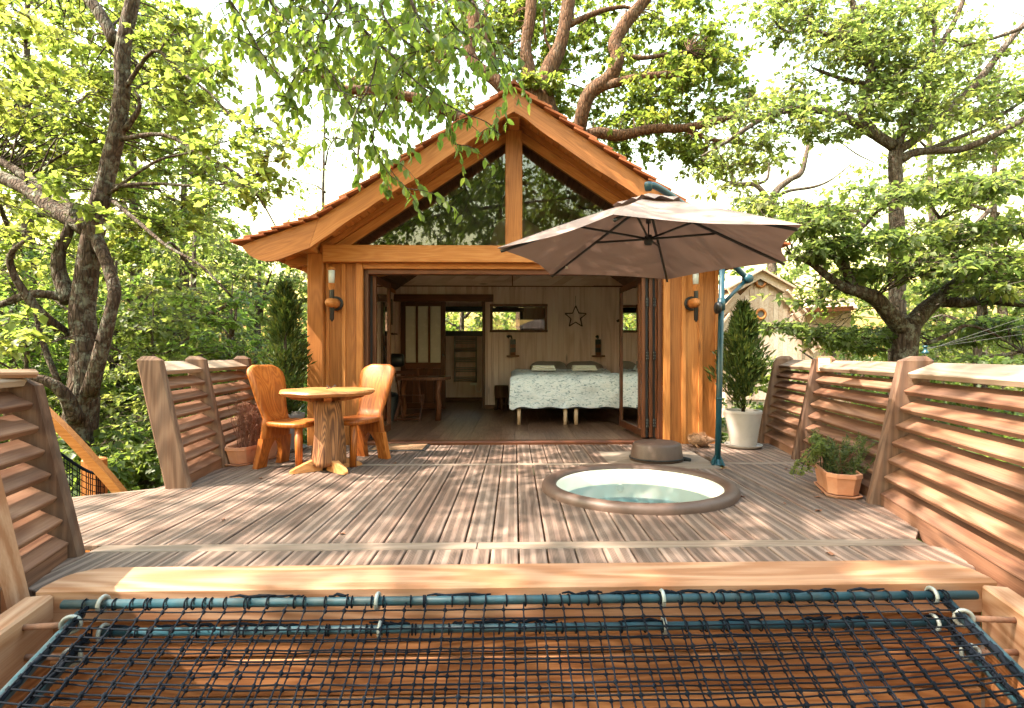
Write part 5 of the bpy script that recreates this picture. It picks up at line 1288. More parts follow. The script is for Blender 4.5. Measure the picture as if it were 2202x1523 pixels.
def dry_leaf(px, py, rz):
    p = G(px, py); m = MB(); s = random.uniform(.016, .028)
    vs = [(-s, 0, .004), (-.3 * s, .5 * s, .012), (.5 * s, .45 * s, .006), (s, 0, .012), (.4 * s, -.5 * s, .004), (-.4 * s, -.42 * s, .013), (0, 0, .003)]
    m.add(vs, [(0, 6, 1), (1, 6, 2), (2, 6, 3), (3, 6, 4), (4, 6, 5), (5, 6, 0)]); o = m.build('dry_leaf', M['dryleaf']); o.location = (p.x, p.y, .001); o.rotation_euler = (0, 0, rz)
    tag(o, 'small dry brown leaf lying on the grey deck', 'leaf', 'dry leaves scattered on the deck')
for i, (px, py) in enumerate(((1597, 1070), (1688, 1085), (1757, 1071), (1770, 1062), (1786, 1194), (1760, 1100), (1525, 985), (1552, 1010), (850, 998), (560, 1030), (1690, 1010), (480, 1120), (735, 1150))): dry_leaf(px, py, i * 1.3)

# ================================================================== ROOM FURNITURE
FZ = FL
by0, by1 = G(1215, 914, FZ).y, BACK - .06
bx0, bx1 = X(1103, by0), X(1347, by0)
bed = empty('double_bed', ((bx0 + bx1) / 2, (by0 + by1) / 2, FZ), 'double bed with navy base and pale wooden legs', 'bed')
xm = (bx0 + bx1) / 2
for a, b in ((bx0, xm - .01), (xm + .01, bx1)):
    board('base', bed, M['navy'], ((a + b) / 2, by0, .30), ((a + b) / 2, by1, .30), b - a, .10, bev=.012)
    for x in (a + .085, b - .05):
        for y in (by0 + .04, by1 - .08):
            m = MB(); m.tube([(x, y, FZ), (x, y, .25)], [.027, .029], 14); m.build('leg', M['bedleg'], bed, smooth=True)
board('mattress', bed, M['towel'], (xm, by0 + .04, .46), (xm, by1, .46), bx1 - bx0 - .02, .2, bev=.04)
m = MB(); vs = []; nu, nv = 64, 60; wX, dY = (bx1 - bx0), 1.72
for j in range(nv + 1):
    for i in range(nu + 1):
        u, v = i / nu * 2 - 1, j / nv
        # unrolled sheet: front flap, then top
        s = v * (dY + .47); sx = u * (wX / 2 + .42)
        ex = max(0, abs(sx) - wX / 2 - .0); x = xm + math.copysign(min(abs(sx), wX / 2 + .035 + .04 * min(1, ex)), sx); dz = ex
        if s < .47: y = by0 - .045; zf = .27 + s
        else: y = by0 - .045 + (s - .47); zf = .735
        c = max(0, 1 - abs(s - .47) / .16); y += .05 * c * c; zf -= .045 * c * c
        z = min(zf, .735 - dz) if s >= .47 else min(zf, .735 - dz * .9)
        cx_ = max(0, 1 - abs(abs(sx) - wX / 2) / .12); z -= .03 * cx_ ** 2
        nz = mnoise.noise(Vector((x * 5, y * 4, z * 5))) * .018 + mnoise.noise(Vector((x * 13, y * 11, z * 13 + 5))) * .010
        if s < .47: y -= nz * 1.6 + .03 * math.sin(min(1, s / .47) * math.pi); z += .012 * math.sin(x * 16) * (1 - s / .47)
        else: z += nz * 1.4 + (.03 if s > 1.9 else 0)
        vs.append((x, y, max(z, .235)))
m.add(vs, [(j * (nu + 1) + i, j * (nu + 1) + i + 1, (j + 1) * (nu + 1) + i + 1, (j + 1) * (nu + 1) + i) for j in range(nv) for i in range(nu)])
dv = m.build('duvet', M['duvet'], smooth=True); tag(dv, 'thick pale blue white duvet hanging over the bed foot', 'duvet')
def cushion(name, label, cat, c, sx, sy, sz, mat, tilt=0, grp=None, rz=0, pw=3.0):
    m = MB(); vs = []; nu, nv = 22, 12
    for j in range(nv + 1):
        for i in range(nu):
            a = 2 * math.pi * i / nu; b = math.pi * (j / nv - .5)
            ca, sa = math.cos(a), math.sin(a); k = 1 / (abs(ca) ** pw + abs(sa) ** pw) ** (1 / pw); cb_ = math.cos(b) ** .5 if math.cos(b) > 0 else 0
            p = Vector((ca * k * cb_ * sx / 2, sa * k * cb_ * sy / 2, math.sin(b) * sz / 2)); p += Vector((0, 0, mnoise.noise(p * 9 + Vector(c)) * .02)); vs.append(p)
    m.add(vs, [(j * nu + i, j * nu + (i + 1) % nu, (j + 1) * nu + (i + 1) % nu, (j + 1) * nu + i) for j in range(nv) for i in range(nu)])
    o = m.build(name, mat, smooth=True); o.location = c; o.rotation_euler = (tilt, 0, rz); tag(o, label, cat, grp)
py_ = by1 - .22
cushion('pillow', 'grey pillow at the bed head on the window side', 'pillow', (X(1180, py_), py_, .765), .68, .44, .17, M['linen'], R_(26), 'grey pillows')
cushion('pillow', 'grey pillow at the bed head under the star', 'pillow', (X(1258, py_), py_, .765), .68, .44, .17, M['linen'], R_(26), 'grey pillows', .06)
ty = by0 + 1.15
def towel(label, px):
    x = X(px, ty); t = empty('folded_towel', (x, ty, .76), label, 'towel', 'folded white towels')
    for k in range(3): board('fold', t, M['towel'], (x - .2 + .008 * k, ty, .772 + k * .028), (x + .2 - .012 * k, ty + .01 * k, .772 + k * .028), .26 - .01 * k, .03, bev=.013)
towel('folded white towel on the duvet near the bed edge', 1168); towel('folded white towel on the duvet near the folding door', 1256)
# bed side stump
sx_ = W(1078, 860, BACK - .18); st = empty('log_stool', (sx_.x, sx_.y, FZ), 'dark log stool with carved legs beside the bed', 'stool')
m = MB(); m.lathe([(0, .24), (.115, .24), (.122, .27), (.125, .42), (.12, .46), (0, .462)], 18, (sx_.x, sx_.y, 0)); m.build('top', M['darklog'], st, auto=True)
for a in (.3, 1.9, 3.4, 4.9):
    m = MB(); p = Vector((sx_.x + .085 * math.cos(a), sx_.y + .085 * math.sin(a), 0)); m.tube([p + Vector((0, 0, .25)), p + Vector((0, 0, .12)), p + Vector((.015 * math.cos(a), .015 * math.sin(a), FZ))], [.04, .03, .034], 9, jit=.15); m.build('leg', M['darklog'], st, smooth=True)
# wall star
sc_ = W(1238, 682, BACK - .03); stt = empty('wall_star', sc_, 'dark wicker star hanging on the rear wall', 'wall star')
tips = [sc_ + Vector((math.sin(k * math.pi / 5) * (.205 if k % 2 == 0 else .093), 0, math.cos(k * math.pi / 5) * (.205 if k % 2 == 0 else .093))) for k in range(10)]
m = MB()
for k in range(10): 
    for e in range(3): m.tube([tips[k] + Vector((random.uniform(-.006, .006), random.uniform(-.006, .006), random.uniform(-.006, .006))), tips[(k + 1) % 10] + Vector((random.uniform(-.006, .006), 0, random.uniform(-.006, .006)))], .008, 6)
m.build('star', M['darklog'], stt); m = MB(); m.tube([tips[0], tips[0] + Vector((0, .02, .19))], .0035, 5); m.build('string', M['darklog'], stt)
def sconce(label, px, flip):
    c = W(px, 745, BACK - .06); t = empty('bedside_lamp', c, label, 'wall lamp', 'bedside wall lamps')
    z = lambda py: Z(py, BACK - .06)
    board('body', t, M['redlog'], (c.x, c.y, z(764)), (c.x, c.y, z(730)), .095, .05, up=(0, -1, 0)); 
    for a, b in ((730, 741), (748, 758)): board('band', t, M['black'], (c.x, c.y - .002, z(b)), (c.x, c.y - .002, z(a)), .098, .052, up=(0, -1, 0))
    board('shelf', t, M['redlog'], (c.x - .115, c.y - .04, z(766)), (c.x + .115, c.y - .04, z(766)), .14, .03)
    m = MB(); h = Vector((c.x - .02 * flip, c.y - .03, z(729))); m.tube([h, h + Vector((-.01 * flip, -.02, .05)), h + Vector((-.05 * flip, -.04, .05)), h + Vector((-.08 * flip, -.05, .03))], [.012, .014, .024, .034], 10); m.build('spot_head', M['black'], t, smooth=True)
sconce('black banded bedside lamp with small shelf under the window', 1103, 1); sconce('black banded bedside lamp with small shelf near the folding door', 1286, .3)
m = MB(); q = W(1326, 691, BACK - .05); m.tube([q, q + Vector((.06, -.02, .02)), q + Vector((.09, -.02, -.01))], [.02, .03, .01], 8); o = m.build('wall_hook', M['black'], smooth=True); tag(o, 'small dark hook high on the rear wall by the folding door', 'hook')
# radiator in the bathroom
ry = BB - .07; ra = empty('towel_radiator', W(1000, 770, ry), 'ladder towel radiator on the bathroom wall', 'radiator')
for px in (978, 1024): m = MB(); m.tube([W(px, 724, ry), W(px, 822, ry)], .018, 10); m.build('upright', M['radiator'], ra, smooth=True)
for py in (727, 730, 734, 738, 749, 753, 756, 770, 774, 778, 791, 795, 799, 811, 815, 819):
    m = MB(); m.tube([W(978, py, ry - .022), W(1024, py, ry - .022)], .011, 8); m.build('rung', M['radiator'], ra, smooth=True)
m = MB(); m.box(W(1018, 826, ry - .02), (.13, .04, .05)); m.build('control_box', M['towel'], ra)
m = MB(); m.tube(smooth_path([W(1022, 829, ry), W(1024, 840, ry), W(1032, 843, ry), W(1034, 835, ry + .05)], 5), .006, 6); m.build('cable', M['towel'], ra, smooth=True)
# desk table with log leg and folding chair
ty_ = G(942, 905, FZ).y; dt = empty('log_desk', W(900, 850, ty_ + .2), 'dark slab desk on a reddish log leg against the wall', 'desk')
zt_ = Z(811, ty_); x0, x1 = X(855, ty_ + .3), X(963, ty_)
m = MB(); pts = []
for i in range(30):
    a = 2 * math.pi * i / 30; pts.append(((x0 + x1) / 2 + (x1 - x0) / 2 * math.copysign(abs(math.cos(a)) ** .6, math.cos(a)) * (1 + .03 * math.sin(5 * a)), ty_ + .22 + .33 * math.copysign(abs(math.sin(a)) ** .6, math.sin(a)), zt_ - .045))
m.prism(pts, (0, 0, .045)); m.build('top', M['redlog'], dt)
for px, yy in ((942, ty_ + .02), (868, ty_ + .4), (942, ty_ + .45)):
    p = Vector((X(px, yy), yy, 0)); m = MB(); m.tube([p + Vector((0, 0, FZ)), p + Vector((.012, 0, .25)), p + Vector((-.008, 0, .45)), p + Vector((.02, 0, zt_ - .045))], [.042, .040, .036, .044], 12, jit=.15); m.build('leg', M['redlog'], dt, smooth=True)
fc = empty('folding_chair', (X(885, ty_ - .02), ty_ - .02, FZ), 'brown folding chair tucked against the desk', 'chair')
yy = ty_ - .05
def stick(nm, a, b, w=.028, t=.02): return board(nm, fc, M['redlog'] if 0 else M['frameX'], a, b, w, t, up=(0, -1, 0))
def CP(px, py, dy=0): return W(px, py, yy + dy)
stick('upright', CP(848, 905), CP(860, 860, .1)); stick('upright', CP(850, 802, .25), CP(868, 905, -.0)); 
stick('upright', CP(896, 793, .22), CP(903, 862, .02)); stick('upright', CP(903, 864, .1), CP(911, 848, .3)); stick('upright', CP(901, 912), CP(911, 852, .2)); stick('upright', CP(897, 795, .2), CP(906, 872, 0)); stick('upright', CP(850, 910), CP(862, 858, .2))
for py, dy in ((812, .24), (801, .25)): board('back_slat', fc, M['frameX'], CP(852, py, dy), CP(899, py, dy), .05, .014, up=(0, -1, 0))
for k in range(5): board('seat_slat', fc, M['frameX'], CP(857, 851, .02 + k * .075), CP(907, 851, .02 + k * .075), .06, .016)
stick('stretcher', CP(850, 902), CP(902, 902)); stick('stretcher', CP(858, 896, .3), CP(905, 890, .3))
bxx = W(849, 776, ty_ + .35); rd = empty('black_appliance', (bxx.x, bxx.y, zt_), 'black rounded speaker box on the desk end', 'appliance')
m = MB(); m.tube([W(828, 775, ty_ + .3), W(832, 775, ty_ + .3), W(864, 775, ty_ + .3), W(868, 775, ty_ + .3)], [.09, .105, .105, .085], 16); m.build('body', M['black'], rd, smooth=True)
bk = empty('black_bin', (X(851, ty_ + .1), ty_ + .1, FZ), 'black rubbish bin under the desk', 'bin')
m = MB(); m.lathe([(0, FZ), (.11, FZ), (.135, .38), (.14, .385), (.10, .44), (0, .46)], 20, (X(838, ty_ + .05), ty_ + .05, 0)); m.build('body', M['black'], bk, auto=True)
# picture and shelf on the left inner wall
pf = empty('framed_picture', (-2.19, 8.7, 1.7), 'dark framed picture on the left inner wall', 'picture')
z0, z1 = Z(697, 9.1), Z(641, 9.1); board('frame', pf, M['black'], (-2.19, 8.95, (z0 + z1) / 2), (-2.19, 9.4, (z0 + z1) / 2), z1 - z0, .03, up=(1, 0, 0)); board('print', pf, M['screenback'], (-2.174, 9.0, (z0 + z1) / 2), (-2.174, 9.35, (z0 + z1) / 2), z1 - z0 - .1, .006, up=(1, 0, 0))
o = board('wall_shelf', None, M['frameX'], (-2.14, 9.0, Z(718, 9.1)), (-2.14, 9.35, Z(718, 9.1)), .13, .025); tag(o, 'tiny brown shelf below the framed picture', 'shelf')

# ================================================================== TREES AND UNDERGROWTH
def leaf_arrays(P, size, r, droop=.25, flat=.7, wd=.32, dirs=None, tint=None, fold=True):
    """diamond leaves folded along the midrib: P (n,3) leaf bases"""
    n = len(P); a = r.random(n) * 2 * np.pi
    D = np.stack([np.cos(a), np.sin(a), -droop + r.normal(0, .35, n)], 1) if dirs is None else dirs
    D /= np.linalg.norm(D, axis=1, keepdims=True)
    up = np.stack([r.normal(0, 1 - flat, n), r.normal(0, 1 - flat, n), np.full(n, 1.0)], 1) + r.normal(0, .25, (n, 3))
    S = np.cross(D, up); S /= np.linalg.norm(S, axis=1, keepdims=True) + 1e-9; Nn = np.cross(S, D)
    L = (size * r.uniform(.45, 1.5, n))[:, None]; w = L * wd
    tip = P + D * L - np.array([0, 0, .12]) * L; mid = P + D * L * .45
    lf = mid + S * w + Nn * w * .35; rt = mid - S * w + Nn * w * .35
    v = np.stack([P, lf, tip, rt], 1).reshape(-1, 3); b = np.arange(n)[:, None] * 4
    f = np.concatenate([b + np.array([[0, 1, 2]]), b + np.array([[0, 2, 3]])], 0)
    ti = r.random(n) if tint is None else np.clip(tint + r.normal(0, .16, n), 0, 1)
    return v, f, np.repeat(ti, 4)
def clump_points(centres, per, sig, r, tintbase=.5, tintvar=.25, nt=7):
    """each clump is a spray of nt twigs that carry the leaves; returns leaf bases, tints, leaf directions and the twigs"""
    n = len(centres); sig = np.array(sig); scl = r.uniform(.65, 1.35, (n, 1, 1)); az = r.uniform(0, 2 * np.pi, (n, nt)); ln = r.uniform(1.0, 2.3, (n, nt, 1))
    V = np.stack([np.cos(az), np.sin(az), r.normal(-.1, .8, (n, nt))], 2) * sig * ln * scl
    A = centres[:, None, :] - V * .25 + r.normal(0, .35, (n, nt, 3)) * sig * scl; B = A + V
    k = r.integers(0, nt, (n, per)); t = r.uniform(.12, 1.0, (n, per, 1)) ** .8; ii = np.arange(n)[:, None]
    bend = np.stack([np.zeros((n, per)), np.zeros((n, per)), -.18 * t[..., 0] ** 2 * sig[0]], 2)
    P = A[ii, k] + V[ii, k] * t + bend + r.normal(0, .014, (n, per, 3))
    D = V[ii, k] / (np.linalg.norm(V[ii, k], axis=2, keepdims=True) + 1e-9) * .8 + r.normal(0, .62, (n, per, 3)) + np.array([0, 0, -.3])
    ti = np.repeat(np.clip(tintbase + r.normal(0, tintvar, n), 0, 1), per)
    return P.reshape(-1, 3), ti, D.reshape(-1, 3), (A.reshape(-1, 3), B.reshape(-1, 3) + np.array([0, 0, -.18 * sig[0]]))
def twig_mesh(name, A, B, rad, mat, parent):
    """thin three-sided tapering twigs"""
    n = len(A); D = B - A; u = np.cross(D, np.array([.3, .2, 1.0])); u /= np.linalg.norm(u, axis=1, keepdims=True) + 1e-9; w = np.cross(D, u); w /= np.linalg.norm(w, axis=1, keepdims=True) + 1e-9
    ring = [(u * math.cos(q) + w * math.sin(q)) for q in (0, 2.094, 4.189)]
    v = np.stack([A + ring[0] * rad, A + ring[1] * rad, A + ring[2] * rad, B + ring[0] * rad * .35, B + ring[1] * rad * .35, B + ring[2] * rad * .35], 1).reshape(-1, 3); b = np.arange(n)[:, None] * 6
    f = np.concatenate([b + np.array([[0, 1, 4, 3]]), b + np.array([[1, 2, 5, 4]]), b + np.array([[2, 0, 3, 5]])], 0)
    return link(name, np_mesh(name, v, f, mat), parent)
def blob_centres(blobs, r):
    """blobs: (px, py, rx_px, ry_px, depth, half depth in m, count) -> clump centres"""
    out = []
    for px, py, rx, ry, d, dd, n in blobs:
        for _ in range(n):
            while True:
                q = r.uniform(-1, 1, 3)
                if (q ** 2).sum() <= 1: break
            out.append(list(W(px + q[0] * rx, py + q[1] * ry, d + q[2] * dd)))
    return np.array(out)
def limb(mb, pts, radii, n=9, jit=.10, sub=4):
    P = smooth_path(pts, sub); rr = np.interp(np.linspace(0, 1, len(P)), np.linspace(0, 1, len(radii)), radii)
    mb.tube(P, list(rr), n, jit=jit); return P
def twigs(mb, skel, centres, r, frac=.6, rad=.010, maxd=2.6):
    S = np.array([list(p) for p in skel])
    for c in centres:
        if r.random() > frac: continue
        d = np.linalg.norm(S - c, axis=1) + np.maximum(0, S[:, 2] - c[2]) * .3; i = int(np.argmin(d))
        if d[i] > maxd or d[i] < .05: continue
        a = Vector(S[i]); b = Vector(c); L = (b - a).length
        m1 = a.lerp(b, .35) + Vector(r.normal(0, .07 * L, 3)) + Vector((0, 0, .08 * L)); m2 = a.lerp(b, .7) + Vector(r.normal(0, .06 * L, 3)) + Vector((0, 0, .05 * L))
        q = rad * min(1.6, .5 + L * .6); mb.tube(smooth_path([a, m1, m2, b], 3), list(np.linspace(q, q * .3, 10)), 4, cap=False)
        for _ in range(2):
            e = b + Vector(r.normal(0, .22, 3)); mb.tube([m2, m2.lerp(e, .5) + Vector(r.normal(0, .03, 3)), e], [q * .45, q * .3, q * .15], 3, cap=False)
def tree(name, label, limbs, blobs, lmat, bmat, seed, per=60, sig=(.28, .28, .12), size=.075, frac=.6, extra=None, tb=.5, tv=.25, cat='tree', group=None, root=None, flat=.7, wd=.32, maxd=2.6, droop=.25, sub=4, detail=True):
    """limbs: list of ([3-D points], [radii]) ; blobs: see blob_centres (+extra 3-D clump centres)"""
    r = np.random.default_rng(seed); loc = limbs[0][0][0] if limbs else (0, 0, 0)
    t = empty(name, loc, label, cat, group)
    mb = MB(); skel = []
    for pts, rad in limbs: skel += limb(mb, pts, rad, sub=sub)
    C = blob_centres(blobs, r) if blobs else np.zeros((0, 3))
    if extra is not None: C = np.concatenate([C, extra], 0)
    if len(skel): twigs(mb, skel, C, r, frac, maxd=maxd)
    if mb.v: mb.build('trunk', bmat, t, smooth=True)
    P, ti, DD, tw = clump_points(C, per, sig, r, tb, tv); v, f, tt = leaf_arrays(P, size, r, tint=ti, flat=flat, wd=wd, dirs=DD)
    link('crown', np_mesh('crown', v, f, lmat, tt), t)
    if detail: twig_mesh('twigs', tw[0], tw[1], .006, bmat, t)['kind'] = 'stuff'
    return t
def T(pts, d): return [W(p[0], p[1], d + (p[2] if len(p) > 2 else 0)) for p in pts]
def rad(ws, d): return [w / 2 * d / FPX for w in ws]

# ---- the lichen-covered tree at the left, leaning over the stairs
d = 7.4
tree('maple_tree', 'lichen covered multi stemmed tree left of the deck', [
    (T([(150, 1500), (150, 1150), (155, 1010), (178, 870), (182, 740), (178, 650), (192, 540), (212, 450), (228, 380), (248, 300), (262, 200), (264, 110), (285, 0), (310, -120)], d), rad([76, 72, 68, 60, 50, 46, 40, 37, 33, 31, 30, 29, 26, 20], d)),
    (T([(190, 850, -.2), (222, 740, -.25), (240, 660, -.25), (246, 620, -.2), (228, 560, -.1), (200, 500)], d), rad([30, 26, 23, 23, 24, 26], d)),
    (T([(250, 95), (215, 30), (170, -30), (120, -120)], d), rad([26, 24, 22, 18], d)),
    (T([(150, 650), (128, 590), (128, 540), (145, 500), (160, 440)], d), rad([34, 28, 24, 20, 12], d)),
    (T([(200, 495), (130, 460, .1), (60, 410, .3), (-20, 370, .5), (-150, 310, .8)], d), rad([40, 32, 30, 28, 22], d)),
    (T([(170, 470), (110, 415, .4), (40, 370, .8), (-40, 320, 1)], d), rad([26, 24, 20, 14], d)),
    (T([(145, 720), (100, 685, -.3), (60, 640, -.5), (30, 590, -.6), (22, 550, -.7), (50, 520, -.8)], d), rad([22, 18, 16, 13, 10, 6], d)),
    (T([(140, 640), (70, 632, -.2), (0, 655, -.3), (-80, 670, -.4)], d), rad([20, 16, 13, 10], d)),
    (T([(165, 905, -.2), (140, 850, -.4), (100, 820, -.5), (50, 815, -.6), (20, 830, -.7)], d), rad([30, 24, 20, 15, 8], d)),
    (T([(125, 820), (100, 760), (80, 690), (72, 640)], d), rad([12, 11, 9, 7], d)),
    (T([(268, 280), (300, 230), (290, 190)], d), rad([12, 9, 5], d)),
    (T([(245, 400), (330, 395, -.3), (420, 400, -.5), (510, 392, -.6), (560, 370, -.7)], d), rad([9, 7, 5, 4, 2], d)),
    (T([(255, 300), (350, 290, -.3), (430, 330, -.5), (510, 375, -.7), (560, 430, -.8), (610, 520, -.8)], d), rad([10, 8, 7, 6, 4, 2], d)),
    (T([(262, 200), (330, 110, -.2), (380, 150, -.3), (450, 200, -.4), (520, 270, -.5), (580, 275, -.5)], d), rad([9, 7, 6, 5, 4, 2], d)),
    (T([(240, 430), (300, 480, -.5), (360, 530, -.8), (430, 570, -1), (500, 640, -1)], d), rad([9, 8, 6, 5, 3], d)),
    (T([(230, 420), (330, 350, -.2), (400, 330, 0), (500, 300, 0)], d), rad([8, 6, 4, 2], d)),
], [(110, 130, 330, 240, d + 1.6, 1.2, 120), (300, 330, 200, 190, d + 1.2, .8, 44), (90, 330, 230, 120, d + 1.5, .9, 44), (330, 470, 150, 90, d + .6, .5, 16), (30, 560, 70, 80, d - .4, .6, 6), (520, 370, 110, 110, d - .5, .6, 12), (420, 120, 90, 130, d + .5, .8, 18), (560, 280, 90, 60, d - .3, .5, 7), (20, 700, 50, 60, d - 1, .5, 4), (60, 130, 130, 160, d - .5, .6, 9), (350, 150, 60, 120, d - .3, .4, 5), (215, 455, 40, 30, d - .5, .2, 2), (90, 420, 80, 40, d - .5, .2, 3)],
    LF_Y, BK_L, 41, per=58, sig=(.25, .25, .07), size=.09, tb=.45, tv=.28, wd=.42)

# ---- the big oak behind the cabin
d = 12.6
tree('oak_tree', 'big gnarled oak rising behind the cabin roof', [
    (T([(1165, 900), (1165, 600), (1165, 400), (1160, 260), (1158, 200)], d), rad([120, 110, 100, 90, 70], d)),
    (T([(1150, 215), (1140, 160), (1130, 100), (1142, 20), (1140, -80)], d), rad([42, 30, 25, 25, 22], d)),
    (T([(1162, 210), (1180, 150), (1205, 95), (1218, 30), (1228, -60)], d), rad([46, 36, 30, 30, 28], d)),
    (T([(1180, 330), (1238, 290, -.6), (1252, 245, -.9), (1268, 200, -1), (1312, 165, -1), (1328, 120, -1), (1322, 95, -1), (1345, 50, -1), (1395, -10, -1), (1440, -80, -1)], d), rad([34, 30, 28, 30, 30, 30, 28, 26, 24, 20], d)),
    (T([(1290, 190, -1), (1320, 180, -1.1), (1370, 168, -1.2), (1435, 160, -1.3)], d), rad([18, 17, 15, 13], d)),
    (T([(1328, 115, -1), (1380, 125, -1), (1430, 118, -.8), (1480, 110, -.6)], d), rad([10, 9, 8, 5], d)),
    (T([(1150, 240), (1095, 200, -.5), (1060, 168, -.6), (1022, 140, -.6), (1008, 105, -.6), (1020, 70, -.6), (1016, 30, -.6), (990, -20, -.6)], d), rad([44, 34, 28, 26, 24, 26, 28, 26], d)),
    (T([(1048, 165, -.5), (1060, 120, -.5), (1040, 70, -.5), (1050, 0, -.4)], d), rad([16, 14, 11, 8], d)),
    (T([(1120, 330), (1000, 262, -.8), (930, 222, -1), (860, 205, -1.2), (790, 195, -1.4), (725, 188, -1.6), (675, 140, -1.8), (640, 95, -1.9)], d), rad([30, 24, 22, 18, 16, 15, 13, 9], d)),
    (T([(1200, 340), (1270, 288, -.5), (1330, 292, -.6), (1400, 278, -.8), (1470, 275, -1), (1540, 262, -1.1), (1600, 235, -1.2)], d), rad([30, 24, 22, 19, 16, 13, 8], d)),
    (T([(1470, 275, -1), (1530, 300, -1), (1600, 310, -1), (1660, 330, -1)], d), rad([10, 8, 6, 4], d)),
    (T([(1212, 60), (1280, 28), (1340, 15), (1370, 25)], d), rad([14, 11, 8, 5], d)),
    (T([(1175, 180), (1188, 150), (1185, 110), (1172, 80), (1170, 20)], d), rad([9, 8, 7, 6, 5], d)),
], [(1000, 60, 190, 130, d + 1.2, 1.2, 66), (1230, 60, 220, 120, d + 1.6, 1.2, 80), (1450, 130, 150, 160, d + 1.0, 1.2, 90), (1410, 285, 160, 60, d + .3, .9, 44), (900, 210, 170, 80, d + .2, .9, 18), (800, 120, 140, 110, d + .3, 1.0, 18), (1560, 160, 60, 120, d, .8, 20), (1240, 215, 70, 50, d + .8, .5, 14), (1165, 185, 40, 30, d - .5, .3, 7), (1520, 350, 50, 35, d - .3, .5, 6), (1430, 110, 110, 100, d - 1.6, .4, 6)],
    LF_O, BK_O, 52, per=80, sig=(.28, .28, .13), size=.11, tb=.45, tv=.27, wd=.42)

# ---- the spreading tree at the right behind the long railing
d = 8.2
tree('hornbeam_tree', 'low forked tree with level limbs behind the long railing', [
    (T([(1945, 1300), (1942, 950), (1942, 790), (1952, 700)], d), rad([60, 54, 48, 50], d)),
    (T([(1948, 715), (1915, 678, -.1), (1885, 645, -.2), (1850, 628, -.3), (1815, 618, -.3), (1775, 590, -.3), (1740, 565, -.3), (1705, 555, -.4)], d), rad([38, 34, 30, 26, 20, 15, 11, 6], d)),
    (T([(1955, 705), (1990, 665, .1), (2020, 640, .2), (2048, 615, .2), (2070, 598, .3)], d), rad([40, 34, 30, 26, 20], d)),
    (T([(2015, 648, .2), (2070, 652, .1), (2120, 645, 0), (2180, 650, -.2), (2290, 665, -.4)], d), rad([24, 24, 22, 20, 16], d)),
    (T([(1995, 592, .2), (2040, 584, .1), (2090, 588, 0), (2140, 570, -.1), (2230, 540, -.3)], d), rad([16, 26, 26, 24, 20], d)),
    (T([(2070, 600, .3), (2060, 560, .3), (2040, 500, .4), (2000, 440, .5)], d), rad([14, 12, 9, 6], d)),
    (T([(1840, 625, -.3), (1815, 570, -.2), (1820, 520, 0), (1870, 470, .2)], d), rad([18, 20, 22, 16], d)),
    (T([(1990, 740), (2040, 720), (2080, 700), (2140, 720), (2202, 760)], d), rad([10, 9, 7, 5, 4], d)),
], [(1700, 490, 90, 16, d - .2, .8, 10), (1640, 440, 60, 14, d, .6, 6), (1790, 455, 110, 18, d, 1.0, 14), (1930, 410, 130, 20, d, 1.0, 16), (2080, 400, 130, 22, d - .2, 1.0, 15), (1850, 520, 140, 20, d - .3, .9, 18), (2010, 500, 140, 24, d - .3, .9, 20), (2150, 480, 90, 22, d - .5, .7, 10), (1760, 545, 70, 14, d - .4, .5, 7), (1900, 575, 90, 18, d - .2, .6, 10), (2070, 560, 120, 22, d - .7, .7, 16), (2170, 610, 70, 25, d - .6, .6, 10), (2020, 620, 80, 16, d + .6, .5, 8), (1850, 600, 60, 14, d + .2, .4, 5), (2110, 700, 110, 40, d + .8, .8, 20), (1850, 725, 110, 30, d + .6, .6, 22), (1748, 640, 30, 26, d, .4, 4), (1710, 700, 60, 14, d + .5, .4, 6)],
    LF_H, BK_L, 63, per=75, sig=(.34, .30, .05), size=.10, tb=.35, tv=.28, flat=.8)
d = 10.6
